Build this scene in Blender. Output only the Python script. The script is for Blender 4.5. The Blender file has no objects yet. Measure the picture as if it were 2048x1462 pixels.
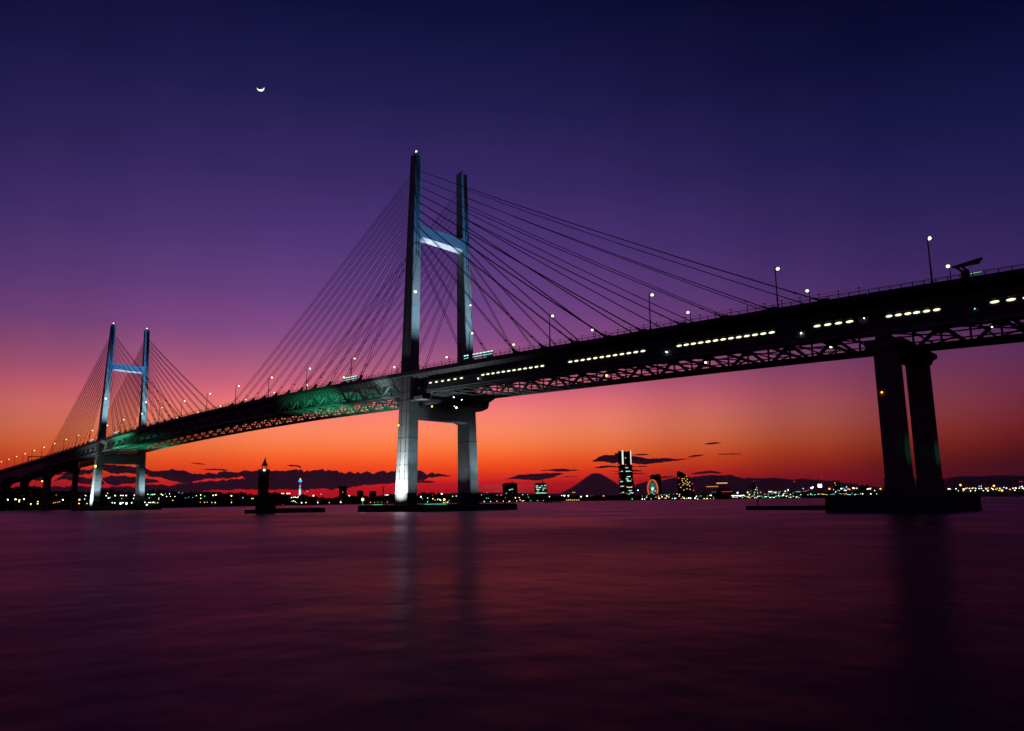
import bpy, bmesh, math, random
from mathutils import Vector, Matrix, noise
random.seed(7)
sc = bpy.context.scene
COL = sc.collection
WL = 0.8                       # water level

# ------------------------------------------------------------------ camera
CAM = Vector((257.577, -213.883, 4.993))
R_ = Vector((0.7145841, 0.6994340, -0.0127156))
U_ = Vector((0.1184560, -0.1030674, 0.9875957))
F_ = Vector((-0.6894474, 0.7072264, 0.1565025))
FPX = 1404.2375; PY = 47.64
cd = bpy.data.cameras.new('camera'); cam = bpy.data.objects.new('camera', cd); COL.objects.link(cam)
m = Matrix((R_, U_, -F_)).transposed().to_4x4(); m.translation = CAM
cam.matrix_world = m
cd.sensor_fit = 'HORIZONTAL'; cd.sensor_width = 36.0; cd.lens = 36.0 * FPX / 2048
cd.shift_y = PY / 2048; cd.clip_start = 0.5; cd.clip_end = 1.0e6
sc.camera = cam

def ray(u, v):
    return F_ + R_ * ((u - 1024) / FPX) - U_ * ((v - 731 - PY) / FPX)
def at(u, v, dist):            # point on the sight line at a horizontal distance
    d = ray(u, v); h = math.hypot(d.x, d.y)
    return CAM + d * (dist / h)
def horizon(u):
    return 1013.8 - (u / 2048) * 26.0
def bearing(u):
    d = ray(u, horizon(u)); h = math.hypot(d.x, d.y)
    return Vector((d.x / h, d.y / h, 0))

# ------------------------------------------------------------------ helpers
def lin(c):
    return tuple(((x / 255) / 12.92 if x / 255 <= 0.04045 else ((x / 255 + 0.055) / 1.055) ** 2.4) for x in c)
MATS = {}
def mat(name, col=(.2, .2, .2), rough=.6, metal=0., noise_scale=0., noise_amt=0., bump=0.):
    if name in MATS: return MATS[name]
    mt = bpy.data.materials.new(name); mt.use_nodes = True
    nt = mt.node_tree; b = nt.nodes['Principled BSDF']
    b.inputs['Base Color'].default_value = (*col, 1); b.inputs['Roughness'].default_value = rough
    b.inputs['Metallic'].default_value = metal
    if noise_scale:
        tc = nt.nodes.new('ShaderNodeTexCoord'); n = nt.nodes.new('ShaderNodeTexNoise')
        n.inputs['Scale'].default_value = noise_scale; n.inputs['Detail'].default_value = 5
        nt.links.new(tc.outputs['Object'], n.inputs['Vector'])
        mp = nt.nodes.new('ShaderNodeMapRange')
        mp.inputs['From Min'].default_value = .3; mp.inputs['From Max'].default_value = .7
        mp.inputs['To Min'].default_value = 1 - noise_amt; mp.inputs['To Max'].default_value = 1 + noise_amt
        nt.links.new(n.outputs['Fac'], mp.inputs['Value'])
        mx = nt.nodes.new('ShaderNodeVectorMath'); mx.operation = 'SCALE'
        mx.inputs[0].default_value = col
        nt.links.new(mp.outputs['Result'], mx.inputs['Scale']); nt.links.new(mx.outputs['Vector'], b.inputs['Base Color'])
        if bump:
            bp = nt.nodes.new('ShaderNodeBump'); bp.inputs['Strength'].default_value = bump
            nt.links.new(n.outputs['Fac'], bp.inputs['Height']); nt.links.new(bp.outputs['Normal'], b.inputs['Normal'])
    MATS[name] = mt
    return mt
def glow(name, col, strength, sample=False):
    if name in MATS: return MATS[name]
    mt = bpy.data.materials.new(name); mt.use_nodes = True
    nt = mt.node_tree; nt.nodes.clear()
    e = nt.nodes.new('ShaderNodeEmission'); o = nt.nodes.new('ShaderNodeOutputMaterial')
    e.inputs['Color'].default_value = (*col, 1); e.inputs['Strength'].default_value = strength
    nt.links.new(e.outputs[0], o.inputs['Surface'])
    if not sample: mt.cycles.emission_sampling = 'NONE'
    MATS[name] = mt
    return mt

def wloc(o):
    p = Vector((0, 0, 0))
    while o: p += o.location; o = o.parent
    return p
def tag(o, label=None, cat=None, group=None, kind=None):
    if label: o['label'] = label
    if cat: o['category'] = cat
    if group: o['group'] = group
    if kind: o['kind'] = kind
    return o
def empty(name, loc, label, cat, group=None):
    o = bpy.data.objects.new(name, None); COL.objects.link(o); o.location = loc; o.empty_display_size = .5
    return tag(o, label, cat, group)
class MB:
    def __init__(s): s.v = []; s.f = []; s.mi = []
    def add(s, vs, fs, mi=0):
        b = len(s.v); s.v += [tuple(p) for p in vs]; s.f += [tuple(i + b for i in f) for f in fs]; s.mi += [mi] * len(fs)
        return s
    def box(s, x0, x1, y0, y1, z0, z1, mi=0):
        return s.hexa([(x0, y0, z0), (x1, y0, z0), (x1, y1, z0), (x0, y1, z0)], [(x0, y0, z1), (x1, y0, z1), (x1, y1, z1), (x0, y1, z1)], mi)
    def hexa(s, lo, hi, mi=0):
        n = len(lo)
        return s.add(list(lo) + list(hi), [tuple(range(n - 1, -1, -1)), tuple(range(n, 2 * n))] + [(i, (i + 1) % n, n + (i + 1) % n, n + i) for i in range(n)], mi)
    def obox(s, c, ax, ay, hx, hy, z0, z1, mi=0):     # box turned in plan: centre, two unit axes, half sizes
        c = Vector(c); P = [c + ax * (sx * hx) + ay * (sy * hy) for sx, sy in ((-1, -1), (1, -1), (1, 1), (-1, 1))]
        return s.hexa([(p.x, p.y, z0) for p in P], [(p.x, p.y, z1) for p in P], mi)
    def bar(s, a, b, w, h=None, mi=0):                # square bar between two points
        a = Vector(a); b = Vector(b); h = h or w; d = (b - a)
        if d.length < 1e-6: return s
        d.normalize(); up = Vector((0, 0, 1)) if abs(d.z) < .95 else Vector((1, 0, 0))
        x = d.cross(up).normalized(); y = x.cross(d)
        q = [x * (sx * w / 2) + y * (sy * h / 2) for sx, sy in ((-1, -1), (1, -1), (1, 1), (-1, 1))]
        return s.hexa([a + k for k in q], [b + k for k in q], mi)
    def tube(s, a, b, r0, r1=None, n=8, mi=0):
        a = Vector(a); b = Vector(b); r1 = r0 if r1 is None else r1; d = (b - a).normalized()
        up = Vector((0, 0, 1)) if abs(d.z) < .95 else Vector((1, 0, 0))
        x = d.cross(up).normalized(); y = x.cross(d)
        c = [(math.cos(2 * math.pi * i / n), math.sin(2 * math.pi * i / n)) for i in range(n)]
        return s.hexa([a + (x * p + y * q) * r0 for p, q in c], [b + (x * p + y * q) * r1 for p, q in c], mi)
    def ball(s, c, r, mi=0, seg=10, rings=6, sz=1.):
        c = Vector(c); vs = [c + Vector((0, 0, r * sz))]
        for i in range(1, rings):
            t = math.pi * i / rings
            for j in range(seg):
                p = 2 * math.pi * j / seg
                vs.append(c + Vector((r * math.sin(t) * math.cos(p), r * math.sin(t) * math.sin(p), r * sz * math.cos(t))))
        vs.append(c - Vector((0, 0, r * sz))); fs = []
        for j in range(seg):
            fs.append((0, 1 + j, 1 + (j + 1) % seg))
            for i in range(rings - 2):
                a = 1 + i * seg; fs.append((a + j, a + seg + j, a + seg + (j + 1) % seg, a + (j + 1) % seg))
            a = 1 + (rings - 2) * seg; fs.append((a + j, len(vs) - 1, a + (j + 1) % seg))
        return s.add(vs, fs, mi)
    def build(s, name, mats, parent=None, origin=None, smooth=False):
        me = bpy.data.meshes.new(name)
        o0 = Vector(origin) if origin is not None else (wloc(parent) if parent else Vector((0, 0, 0)))
        me.from_pydata([tuple(Vector(p) - o0) for p in s.v], [], s.f)
        for mm in (mats if isinstance(mats, (list, tuple)) else [mats]): me.materials.append(mm)
        me.polygons.foreach_set('material_index', s.mi)
        if smooth: me.polygons.foreach_set('use_smooth', [True] * len(s.f))
        me.validate(); me.update()
        o = bpy.data.objects.new(name, me); COL.objects.link(o)
        if parent:
            o.parent = parent
            if origin is not None: o.location = o0 - wloc(parent)
        elif origin is not None: o.location = o0
        return o
def loft(mb, rings, mi=0, caps=True, closed=True):
    n = len(rings[0]); vs = [p for r in rings for p in r]; fs = []
    for i in range(len(rings) - 1):
        for j in range(n if closed else n - 1):
            fs.append((i * n + j, i * n + (j + 1) % n, (i + 1) * n + (j + 1) % n, (i + 1) * n + j))
    if caps: fs += [tuple(range(n - 1, -1, -1)), tuple((len(rings) - 1) * n + j for j in range(n))]
    return mb.add(vs, fs, mi)
def interp(tab, x):
    if x <= tab[0][0]: return tab[0][1]
    for (a, p), (b, q) in zip(tab, tab[1:]):
        if x <= b: return p + (q - p) * (x - a) / (b - a)
    return tab[-1][1]

# ------------------------------------------------------------------ materials
DECKM = mat('deck_steel', (.075, .078, .08), .5, 0, .5, .15)
STEEL = mat('painted_steel', (.42, .43, .44), .5, 0, .35, .10)
DSTEEL = mat('dark_steel', (.10, .10, .11), .55, 0, .6, .2)
TRUSS = mat('truss_steel', (.30, .32, .32), .55, 0, .8, .15)
CABLE = mat('cable_sheath', (.018, .016, .02), .6)
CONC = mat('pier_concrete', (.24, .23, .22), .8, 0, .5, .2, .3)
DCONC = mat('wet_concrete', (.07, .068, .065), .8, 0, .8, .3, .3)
ASPH = mat('asphalt', (.05, .05, .052), .85, 0, 1.5, .2)
RAIL = mat('railing_steel', (.06, .06, .065), .5)
BLD = mat('far_facade', (.055, .05, .055), .85, 0, .05, .25)
BLD2 = mat('far_facade_brown', (.07, .055, .05), .85, 0, .05, .25)
LAND = mat('shore_ground', (.03, .03, .028), .9, 0, .02, .3)
TREE = mat('tree_leaves', (.035, .05, .03), .8, 0, .3, .4)
BLACK = mat('black_slot', (.01, .01, .012), .7)

# ------------------------------------------------------------------ bridge profile
TOP = [(-1100, 47.3), (-1000, 50.2), (-874, 53.6), (-737, 57), (-624, 60.1), (-540, 62.5), (-460, 64.7), (-380, 66.7), (-300, 68.0), (-220, 68.5), (-140, 68.2), (-60, 66.6), (0, 64.9), (60, 63.2), (130, 61), (182, 59.2), (234, 56.9), (300, 54.2), (400, 50)]
def zd(x):                     # road surface, smoothed
    return sum(interp(TOP, x + k * 12) * w for k, w in ((-2, 1), (-1, 2), (0, 3), (1, 2), (2, 1))) / 9 - 1.15
def frange(a, b, n):
    return [a + (b - a) * i / n for i in range(n + 1)]
TW = 17.2                      # half width between trusses
DEP = 10.0                     # road surface to bottom chord
XS0, XS1 = -660.0, 200.0
TOWERS = (0.0, -460.0)

bridge = empty('cable_stayed_bridge', (-230, 0, WL), 'long two-tower cable-stayed bridge crossing the dark bay, steel truss deck and floodlit towers', 'bridge')
SECT = [(-20.6, .45), (-20.6, -1.3), (-17.9, -3.1), (-16.6, -3.1), (-16.6, -1.5), (16.6, -1.5), (16.6, -3.1), (17.9, -3.1), (20.6, -1.3), (20.6, .45), (20.25, .45), (20.25, 0), (-20.25, 0), (-20.25, .45)]
def deck_mesh(x0, x1, n, sect=SECT):
    mb = MB(); loft(mb, [[(x, y, zd(x) + z) for y, z in sect] for x in frange(x0, x1, n)]); return mb
deck_mesh(XS0, XS1, 116).build('deck', DECKM, bridge)
mb = MB()
xs = frange(XS0 + .2, XS1 - .2, 116)
mb.add([(x, y, zd(x) + .006) for x in xs for y in (-20.2, 20.2)], [(2 * i, 2 * i + 2, 2 * i + 3, 2 * i + 1) for i in range(116)])
mb.build('road_surface', ASPH, bridge)
mb = MB()                                                       # ribs under the slab and fascia brackets
k = 0
x = XS0 + 3.7
while x < XS1:
    z = zd(x)
    mb.box(x - .2, x + .2, -16.6, 16.6, z - 2.7, z - 1.52)
    for s in (-1, 1):
        mb.add([(x - .12, s * 20.55, z - 1.35), (x - .12, s * 17.9, z - 3.45), (x - .12, s * 17.9, z - 3.12), (x + .12, s * 20.55, z - 1.35), (x + .12, s * 17.9, z - 3.45), (x + .12, s * 17.9, z - 3.12)],
               [(0, 1, 2), (5, 4, 3), (0, 3, 4, 1), (1, 4, 5, 2), (2, 5, 3, 0)])
    x += 3.7
for y in (-11, -5.5, 0, 5.5, 11):
    xs = frange(XS0, XS1, 58)
    for a, b in zip(xs, xs[1:]): mb.bar((a, y, zd(a) - 2.0), (b, y, zd(b) - 2.0), .3, 1.0)
mb.build('deck_rib', TRUSS, bridge)
def railing(x0, x1, y, sy, fence=True):
    mb = MB(); x = x0
    while x < x1:
        z = zd(x) + .45; mb.box(x - .09, x + .09, y - .09, y + .09, z, z + .95)
        xe = min(x + 2.6, x1); z2 = zd(xe) + .45
        mb.bar((x, y, z + .95), (xe, y, z2 + .95), .17, .14); mb.bar((x, y, z + .5), (xe, y, z2 + .5), .09, .07)
        x += 2.6
    if fence:
        x = x0
        while x < x1:
            z = zd(x) + .45; xe = min(x + 5.2, x1); z2 = zd(xe) + .45
            mb.box(x - .06, x + .06, y - .06, y + .06, z + .95, z + 2.0); mb.box(x - .2, x + .2, y - .14, y + .14, z + 1.75, z + 2.02)
            mb.bar((x, y, z + 1.72), (xe, y, z2 + 1.72), .05)
            x += 5.2
    return mb
for s in (-1, 1): railing(XS0, XS1, s * 20.42, s).build('railing', RAIL, bridge)
# side trusses: warren with posts
PAN = 14.8
def truss(x0, x1, y, cw=1.0, inward=1):
    mb = MB(); n = max(2, round((x1 - x0) / PAN)); xs = frange(x0, x1, n)
    T = lambda x: zd(x) - 3.0; B = lambda x: zd(x) - DEP + .5
    for a, b in zip(xs, xs[1:]):
        c = (a + b) / 2
        for p, q in ((a, c), (c, b)):
            mb.bar((p, y, T(p) - .4), (q, y, T(q) - .4), cw * .8, cw * .9); mb.bar((p, y, B(p)), (q, y, B(q)), cw, cw)
        mb.bar((a, y, B(a)), (c, y, T(c)), .85, .95); mb.bar((c, y, T(c)), (b, y, B(b)), .85, .95)
        mb.bar((c, y, B(c)), (c, y, T(c)), .5); mb.bar((a, y, B(a)), (a, y, T(a)), .5)
        for q, zz, s in ((a, B(a), 1), (c, T(c) - .5, -1)):     # gusset plates
            mb.add([(q - 1.7, y - .45, zz), (q + 1.7, y - .45, zz), (q + .8, y - .45, zz + s * 1.5), (q - .8, y - .45, zz + s * 1.5),
                    (q - 1.7, y + .45, zz), (q + 1.7, y + .45, zz), (q + .8, y + .45, zz + s * 1.5), (q - .8, y + .45, zz + s * 1.5)],
                   [(0, 1, 2, 3), (7, 6, 5, 4), (0, 4, 5, 1), (1, 5, 6, 2), (2, 6, 7, 3), (3, 7, 4, 0)])
    return mb
for s in (-1, 1): truss(XS0 + 2, XS1, s * TW).build('side_truss', TRUSS, bridge)
def lateral(x0, x1, side=False):
    mb = MB(); n = max(2, round((x1 - x0) / PAN)); xs = frange(x0, x1, n)
    B = lambda x: zd(x) - DEP + .3
    for a, b in zip(xs, xs[1:]):
        c = (a + b) / 2
        mb.bar((a, -TW, B(a)), (a, TW, B(a)), 1.0, .5)
        mb.bar((c, -TW, B(c)), (c, TW, B(c)), .5, .22)
        for s in (-1, 1): mb.bar((a, s * TW, B(a) - .05), (b, 0, B(b) - .05), .6, .3)
        for y in (-6.5, 3.5): mb.bar((a, y, B(a) + .05), (b, y, B(b) + .05), .55, .3)
        mb.bar((a, -14.2, B(a) + .3), (b, -14.2, B(b) + .3), 1.2, .12)
        mb.bar((a, 14.6, B(a) + .3), (b, 14.6, B(b) + .3), 3.6, .14)
        if side or a > 0: mb.bar((a, 10.4, B(a) + .3), (b, 10.4, B(b) + .3), 3.4, .14)
    return mb
lateral(XS0 + 2, XS1).build('lateral_bracing', TRUSS, bridge)
# service ducts under the near edge, from the near tower to the right pier
# ------------------------------------------------------------------ towers
def legc(z): return 18.95 - (18.95 - 14.75) * (z - 3) / 170.
def legx(z): return (9.5 - (9.5 - 4.5) * (z - 9) / 163.) / 2
def legy(z): return (5.6 - (5.6 - 4.0) * (z - 9) / 163.) / 2
ZT = 172.3
def leg_ring(X, s, z, grow=0., ch=.35):
    c = s * legc(z); hx = legx(z) + grow; hy = legy(z) + grow
    pts = [(-hx + ch, -hy), (hx - ch, -hy), (hx, -hy + ch), (hx, hy - ch), (hx - ch, hy), (-hx + ch, hy), (-hx, hy - ch), (-hx, -hy + ch)]
    return [(X + a, c + b, z) for a, b in pts]
tower_roots = []
for X in TOWERS:
    for s in (-1, 1):
        mb = MB()
        loft(mb, [leg_ring(X, s, z) for z in (8.9, 33.5, 50, 60, 90, 120, 150, ZT)])
        for z in (15.2, 21.4, 27.5, 33.6, 39.8, 46, 50.8, 54.6, 72, 84, 96, 108): loft(mb, [leg_ring(X, s, z + d, .025) for d in (0, .3 if z in (33.6, 50.8) else .09)], 1)
        leg = mb.build('tower_leg', [STEEL, DSTEEL], bridge)
        # cable anchor slots on the two faces that look along the bridge
        mb = MB()
        for sx in (-1, 1):
            for off in (-.62, .62):
                P = []
                for z in (120.5, 168):
                    hx = legx(z) * sx; c = s * legc(z) + off
                    P.append([(X + hx, c - .12, z), (X + hx + sx * .16, c - .12, z), (X + hx + sx * .16, c + .12, z), (X + hx, c + .12, z)])
                loft(mb, P)
        mb.build('cable_guide', DSTEEL, leg)
        if s < 0:                                               # ladder track with bolts on the outer face
            mb = MB()
            for off in (-1.6, 2.0):
                P = []
                for z in (9.5, 120):
                    y = s * legc(z) - legy(z)
                    P.append([(X + off - .09, y, z), (X + off - .09, y - .12, z), (X + off + .09, y - .12, z), (X + off + .09, y, z)])
                loft(mb, P)
                for i in range(18 if off < 0 else 9):
                    z = 12 + i * 3.1; y = s * legc(z) - legy(z)
                    mb.box(X + off - .2, X + off + .2, y - .32, y, z, z + .35)
            mb.build('ladder', DSTEEL, leg)
        mb = MB(); zt = ZT                                       # crown: parapet posts and rail
        r = leg_ring(X, s, zt, .0)
        for i, p in enumerate(r):
            if i % 2 == 0: mb.bar(p, (p[0], p[1], zt + 1.1), .14)
            q = r[(i + 1) % 8]; mb.bar((p[0], p[1], zt + 1.1), (q[0], q[1], zt + 1.1), .1)
        mb.bar((X, s * legc(zt), zt), (X, s * legc(zt), zt + 2.4), .5)
        mb.bar((X - 1.4, s * legc(zt), zt), (X - 1.4, s * legc(zt), zt + 1.9), .9)
        crown = mb.build('roof_railing', DSTEEL, leg)
        if not (X == 0 and s > 0):
            MB().ball((X + .1, s * legc(zt) - .2, zt + 2.55), .42).build('obstruction_lamp', glow('lamp_warm', (1, .95, .78), 5), leg, smooth=True)
        # footing: two stepped drums under each leg
        mb = MB(); c = s * legc(3)
        mb.hexa([(X + a, c + b, WL) for a, b in ((-5, -3.2), (5, -3.2), (5, 3.2), (-5, 3.2))], [(X + a, c + b, 5.2) for a, b in ((-4.6, -2.9), (4.6, -2.9), (4.6, 2.9), (-4.6, 2.9))])
        mb.hexa([(X + a, c + b, 5.2) for a, b in ((-4.3, -2.6), (4.3, -2.6), (4.3, 2.6), (-4.3, 2.6))], [(X + a, c + b, 8.9) for a, b in ((-4.5, -2.7), (4.5, -2.7), (4.5, 2.7), (-4.5, 2.7))])
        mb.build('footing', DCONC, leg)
    # upper cross beam with a faceted underside
    yi = legc(133) - legy(133) + .05
    mb = MB(); rr = []
    for y, zl, zh in ((-yi, 129.6, 137.0), (-yi + 1.6, 129.9, 136.5), (yi - 1.6, 129.9, 136.5), (yi, 129.6, 137.0)):
        rr.append([(X - 2.5, y, zl + 1.0), (X - 1.2, y, zl), (X + 1.2, y, zl), (X + 2.5, y, zl + 1.0), (X + 2.5, y, zh), (X - 2.5, y, zh)])
    loft(mb, rr)
    for y in (-7, 0, 7): mb.box(X - 1.1, X + 1.1, y - .08, y + .08, 129.82, 130.2)
    mb.build('upper_cross_beam', STEEL, bridge)
    yi = legc(47) - legy(47) + .05
    mb = MB(); rr = []
    for y, zl in ((-yi, 42.2), (-yi + 2.5, 43.0), (yi - 2.5, 43.0), (yi, 42.2)):
        rr.append([(X - 3.9, y, zl), (X + 3.9, y, zl), (X + 3.9, y, 51.0), (X - 3.9, y, 51.0)])
    loft(mb, rr)
    mb.build('lower_cross_beam', STEEL, bridge)
    mb = MB()                                                   # bearing ledge round the legs under the deck
    for s in (-1, 1):
        c = s * legc(50)
        mb.box(X + 4.3, X + 5.6, c - 2.6, c + 2.6, 50.2, 51.0); mb.box(X - 5.6, X - 4.3, c - 2.6, c + 2.6, 50.2, 51.0)
    for z0 in (51.02,):
        mb.box(X - 4.2, X + 4.2, -13.5, 13.5, z0, z0 + 1.2)
    mb.build('bearing_ledge', TRUSS, bridge)
mb = MB()                                                       # hanging work cage under the far tower's low beam
for y in (-1.8, 1.8):
    for x in (-463.5, -456.5): mb.bar((x, y, 39.6), (x, y, 43), .4)
for z in (39.6, 41.2): mb.bar((-463.5, -1.8, z), (-463.5, 1.8, z), .35); mb.bar((-456.5, -1.8, z), (-456.5, 1.8, z), .35); mb.bar((-463.5, 1.8, z), (-456.5, 1.8, z), .35); mb.bar((-463.5, -1.8, z), (-456.5, -1.8, z), .35)
mb.box(-463.4, -456.6, -1.7, 1.7, 39.3, 39.58)
mb.build('inspection_cage', DSTEEL, bridge)
# lookout lounge round the near tower below the deck
mb = MB()
for (y0, y1) in ((-15.2, 20.6),):
    prof = [(-12.5, 49.6), (-8.2, 48.4), (8.2, 48.4), (12.2, 49.2), (13.2, 50.6), (13.4, 52.1), (16.6, 53.2), (19.0, 54.6), (19.0, 55.2), (-16, 55.2), (-13, 52.4)]
    prof = [(x, z) for x, z in prof]
    mb.hexa([(x, y0, z) for x, z in prof], [(x, y1, z) for x, z in prof])
lounge = mb.build('lookout_lounge', DSTEEL, bridge)
mb = MB()
for i in range(4):
    mb.bar((7 + i * 2, -15.4, 52.6), (12 + i * 2, -15.4, 56.6), .25)
mb.bar((5.2, -16.4, 51.6), (19.5, -16.4, 58.6), 1.6, .25); mb.bar((5.2, -17.4, 52.4), (19.5, -17.4, 59.4), .16); mb.bar((5.2, -15.5, 52.4), (19.5, -15.5, 59.4), .16)
mb.box(4.6, 12, -19.5, -15.25, 50.6, 51.0); mb.box(4.6, 12, -19.5, -19.3, 51.0, 52.1)
mb.build('stair', STEEL, lounge)
# ------------------------------------------------------------------ stay cables
AX = [40 + 14.8 * i for i in range(11)]
CN = 0
for X in TOWERS:
    for sx in (1, -1):
        for s in (-1, 1):
            for i, ax in enumerate(AX):
                zt = 123.6 + i * 4.05
                if s > 0 or True:
                    xa = X + sx * ax; za = zd(xa) + .6
                a = Vector((X + sx * (legx(zt) - .1), s * legc(zt), zt)); b = Vector((xa, s * 18.3, za))
                mb = MB()
                sag = (b - a).length * .006
                for off in (-.62, .62):
                    pts = []
                    for t in (0, .25, .5, .75, 1):
                        p = a.lerp(b, t) + Vector((0, off, -4 * sag * t * (1 - t))); pts.append(p)
                    for p, q in zip(pts, pts[1:]): mb.tube(p, q, (.14 if X == 0 else .2), n=6)
                t = 1 - 9.0 / (b - a).length                    # damper and anchor pipe near the deck
                p = a.lerp(b, t) + Vector((0, 0, -4 * sag * t * (1 - t)))
                mb.bar(p - Vector((0, .8, 0)), p + Vector((0, .8, 0)), .34)
                mb.bar(a.lerp(b, 1 - 3.2 / (b - a).length), b, 1.5, .45)
                z = zd(xa)
                mb.hexa([(xa - 1.5, s * 18.3 - .9, z), (xa + 1.5, s * 18.3 - .9, z), (xa + 1.5, s * 18.3 + .9, z), (xa - 1.5, s * 18.3 + .9, z)],
                        [(xa - 1.2, s * 18.3 - .8, z + 1.3), (xa + 1.2, s * 18.3 - .8, z + 1.3), (xa + 1.2, s * 18.3 + .8, z + 1.3), (xa - 1.2, s * 18.3 + .8, z + 1.3)])
                mb.build('stay_cable', CABLE, bridge, origin=a)
# ------------------------------------------------------------------ end piers
PW = 2.62
def pier(X, parent, z0=WL, hb=14.0, pw=PW, name='pier_column'):
    zt = zd(X) - DEP - 1.6
    for s in (-1, 1):
        mb = MB(); c = s * hb
        for z_a, z_b, g in ((9.5, zt - 3.0, 0),):
            mb.hexa([(X + a * (pw + .05), c + b * 2.5, z_a) for a, b in ((-1, -1), (1, -1), (1, 1), (-1, 1))], [(X + a * pw, c + b * 2.45, z_b) for a, b in ((-1, -1), (1, -1), (1, 1), (-1, 1))])
        mb.hexa([(X + a * (pw + .3), c + b * 2.8, z0) for a, b in ((-1, -1), (1, -1), (1, 1), (-1, 1))], [(X + a * (pw + .25), c + b * 2.7, 9.5) for a, b in ((-1, -1), (1, -1), (1, 1), (-1, 1))])
        mb.build(name, CONC if z0 == WL else DCONC, parent)
    mb = MB()
    rr = []
    for y, dz in ((-hb - 3.3, 0), (-hb + 3, 0), (hb - 3, 0), (hb + 3.3, 0)):
        rr.append([(X - pw - .1, y, zt - 3), (X + pw + .1, y, zt - 3), (X + pw + .9, y, zt - 1.6), (X + pw + 1.9, y, zt - 1.2), (X + pw + 1.9, y, zt), (X - pw - 1.9, y, zt), (X - pw - 1.9, y, zt - 1.2), (X - pw - .9, y, zt - 1.6)])
    loft(mb, rr)
    for s in (-1, 1): mb.box(X - 1.3, X + 1.3, s * TW - 1, s * TW + 1, zt, zt + 1.58)
    mb.build('pier_cap', CONC if z0 == WL else DCONC, parent)
pier(201.5, bridge)
pier(-660, bridge)
# ------------------------------------------------------------------ enclosed walkway under the right-hand span
def wz(x, dz): return zd(x) + dz
mb = MB()
wsec = [(-17.7, -9.2), (-12.6, -9.2), (-12.6, -4.2), (-17.7, -4.2), (-18.0, -5.0), (-18.0, -8.9)]
loft(mb, [[(x, y, zd(x) + z) for y, z in wsec] for x in frange(13, 199.0, 30)])
walk = mb.build('enclosed_walkway', DSTEEL, bridge)
WIN = glow('walkway_light', (.97, 1.0, .62), 1.5)
groups = [(15.9, 36.7, 6), (50.0, 82.9, 12), (96.7, 128.2, 12), (142.0, 172.6, 13), (185.6, 194.2, 4)]
def walk_windows(gs, parent):
    for a, b, n in gs:
        for i in range(n):
            c = a + (b - a) * i / (n - 1); z = zd(c) - 5.95
            w = min(.95, .36 * (b - a) / (n - 1)); mb = MB()
            pr = [(math.cos(t) * w, math.sin(t) * .3) for t in [2 * math.pi * k / 10 for k in range(10)]]
            mb.hexa([(c + p, -17.98, z + q) for p, q in pr], [(c + p, -18.12, z + q) for p, q in pr])
            mb.build('lit_window', WIN, parent)
walk_windows(groups, walk)
mb = MB(); loft(mb, [[(x, y, zd(x) + z) for y, z in ((-19.0, -5.3), (-18.05, -5.15), (-18.05, -5.0), (-19.0, -5.15))] for x in frange(14, 199.0, 30)])  # added lip that keeps the windows' upward glow off the deck edge
mb.build('added_glow_shield', DSTEEL, walk)
mb = MB()                                                       # closed wind screen between walkway roof and deck edge
loft(mb, [[(x, y, zd(x) + z) for y, z in ((-17.95, -4.6), (-17.75, -4.6), (-17.75, -2.9), (-17.95, -2.9))] for x in frange(22, 199.0, 30)])
mb.build('wind_screen', DSTEEL, walk)

# ------------------------------------------------------------------ approach viaducts
vl = empty('approach_viaduct', (-900, 0, WL), 'dark approach viaduct descending to the left edge beyond the far tower', 'viaduct')
VS = [(-20.6, .45), (-20.6, -1.3), (-17.9, -2.6), (17.9, -2.6), (20.6, -1.3), (20.6, .45), (20.25, .45), (20.25, 0), (-20.25, 0), (-20.25, .45)]
deck_mesh(-1090, -660.4, 40, VS).build('deck', DECKM, vl)
for s in (-1, 1): railing(-1090, -660.5, s * 20.42, s, False).build('railing', RAIL, vl)
for yc in (-12, 12):
    mb = MB(); rr = []
    x = -1090
    while x <= -660:
        d = min(abs(x - p) for p in (-660, -775, -890, -1005)); dep = 8.2 + 5.6 * max(0, 1 - d / 26) ** 1.3
        rr.append([(x, yc - 4.5, zd(x) - 2.65), (x, yc + 4.5, zd(x) - 2.65), (x, yc + 3.6, zd(x) - 2.65 - dep), (x, yc - 3.6, zd(x) - 2.65 - dep)]); x += 5
    loft(mb, rr); mb.build('box_girder', STEEL, vl)
for px in (-775, -890, -1005):
    zt = zd(px) - 2.65 - 13.7
    for s in (-1, 1):
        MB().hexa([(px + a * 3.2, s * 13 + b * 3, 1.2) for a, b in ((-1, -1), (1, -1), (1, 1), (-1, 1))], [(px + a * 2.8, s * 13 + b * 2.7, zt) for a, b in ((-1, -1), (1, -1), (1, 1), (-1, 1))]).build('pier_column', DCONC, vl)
vr = empty('approach_viaduct', (260, 0, WL), 'dark double-deck approach span leaving the frame at the right beyond the right pier', 'viaduct')
deck_mesh(200.2, 318, 16).build('deck', DECKM, vr)
for s in (-1, 1):
    railing(200.3, 318, s * 20.42, s, False).build('railing', RAIL, vr)
    truss(200.3, 318, s * TW, 1.3).build('side_truss', TRUSS, vr)
lateral(200.3, 318, True).build('lateral_bracing', TRUSS, vr)
mb = MB(); loft(mb, [[(x, y, zd(x) + z) for y, z in wsec] for x in frange(200.3, 318, 16)]); wr = mb.build('enclosed_walkway', DSTEEL, vr)
walk_windows([(204.0, 208.4, 3), (210.4, 214.9, 3), (227.0, 243.0, 6)], wr)
mb = MB(); loft(mb, [[(x, y, zd(x) + z) for y, z in ((-17.95, -4.6), (-17.75, -4.6), (-17.75, -2.9), (-17.95, -2.9))] for x in frange(200.3, 318, 12)]); mb.build('wind_screen', DSTEEL, wr)
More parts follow.
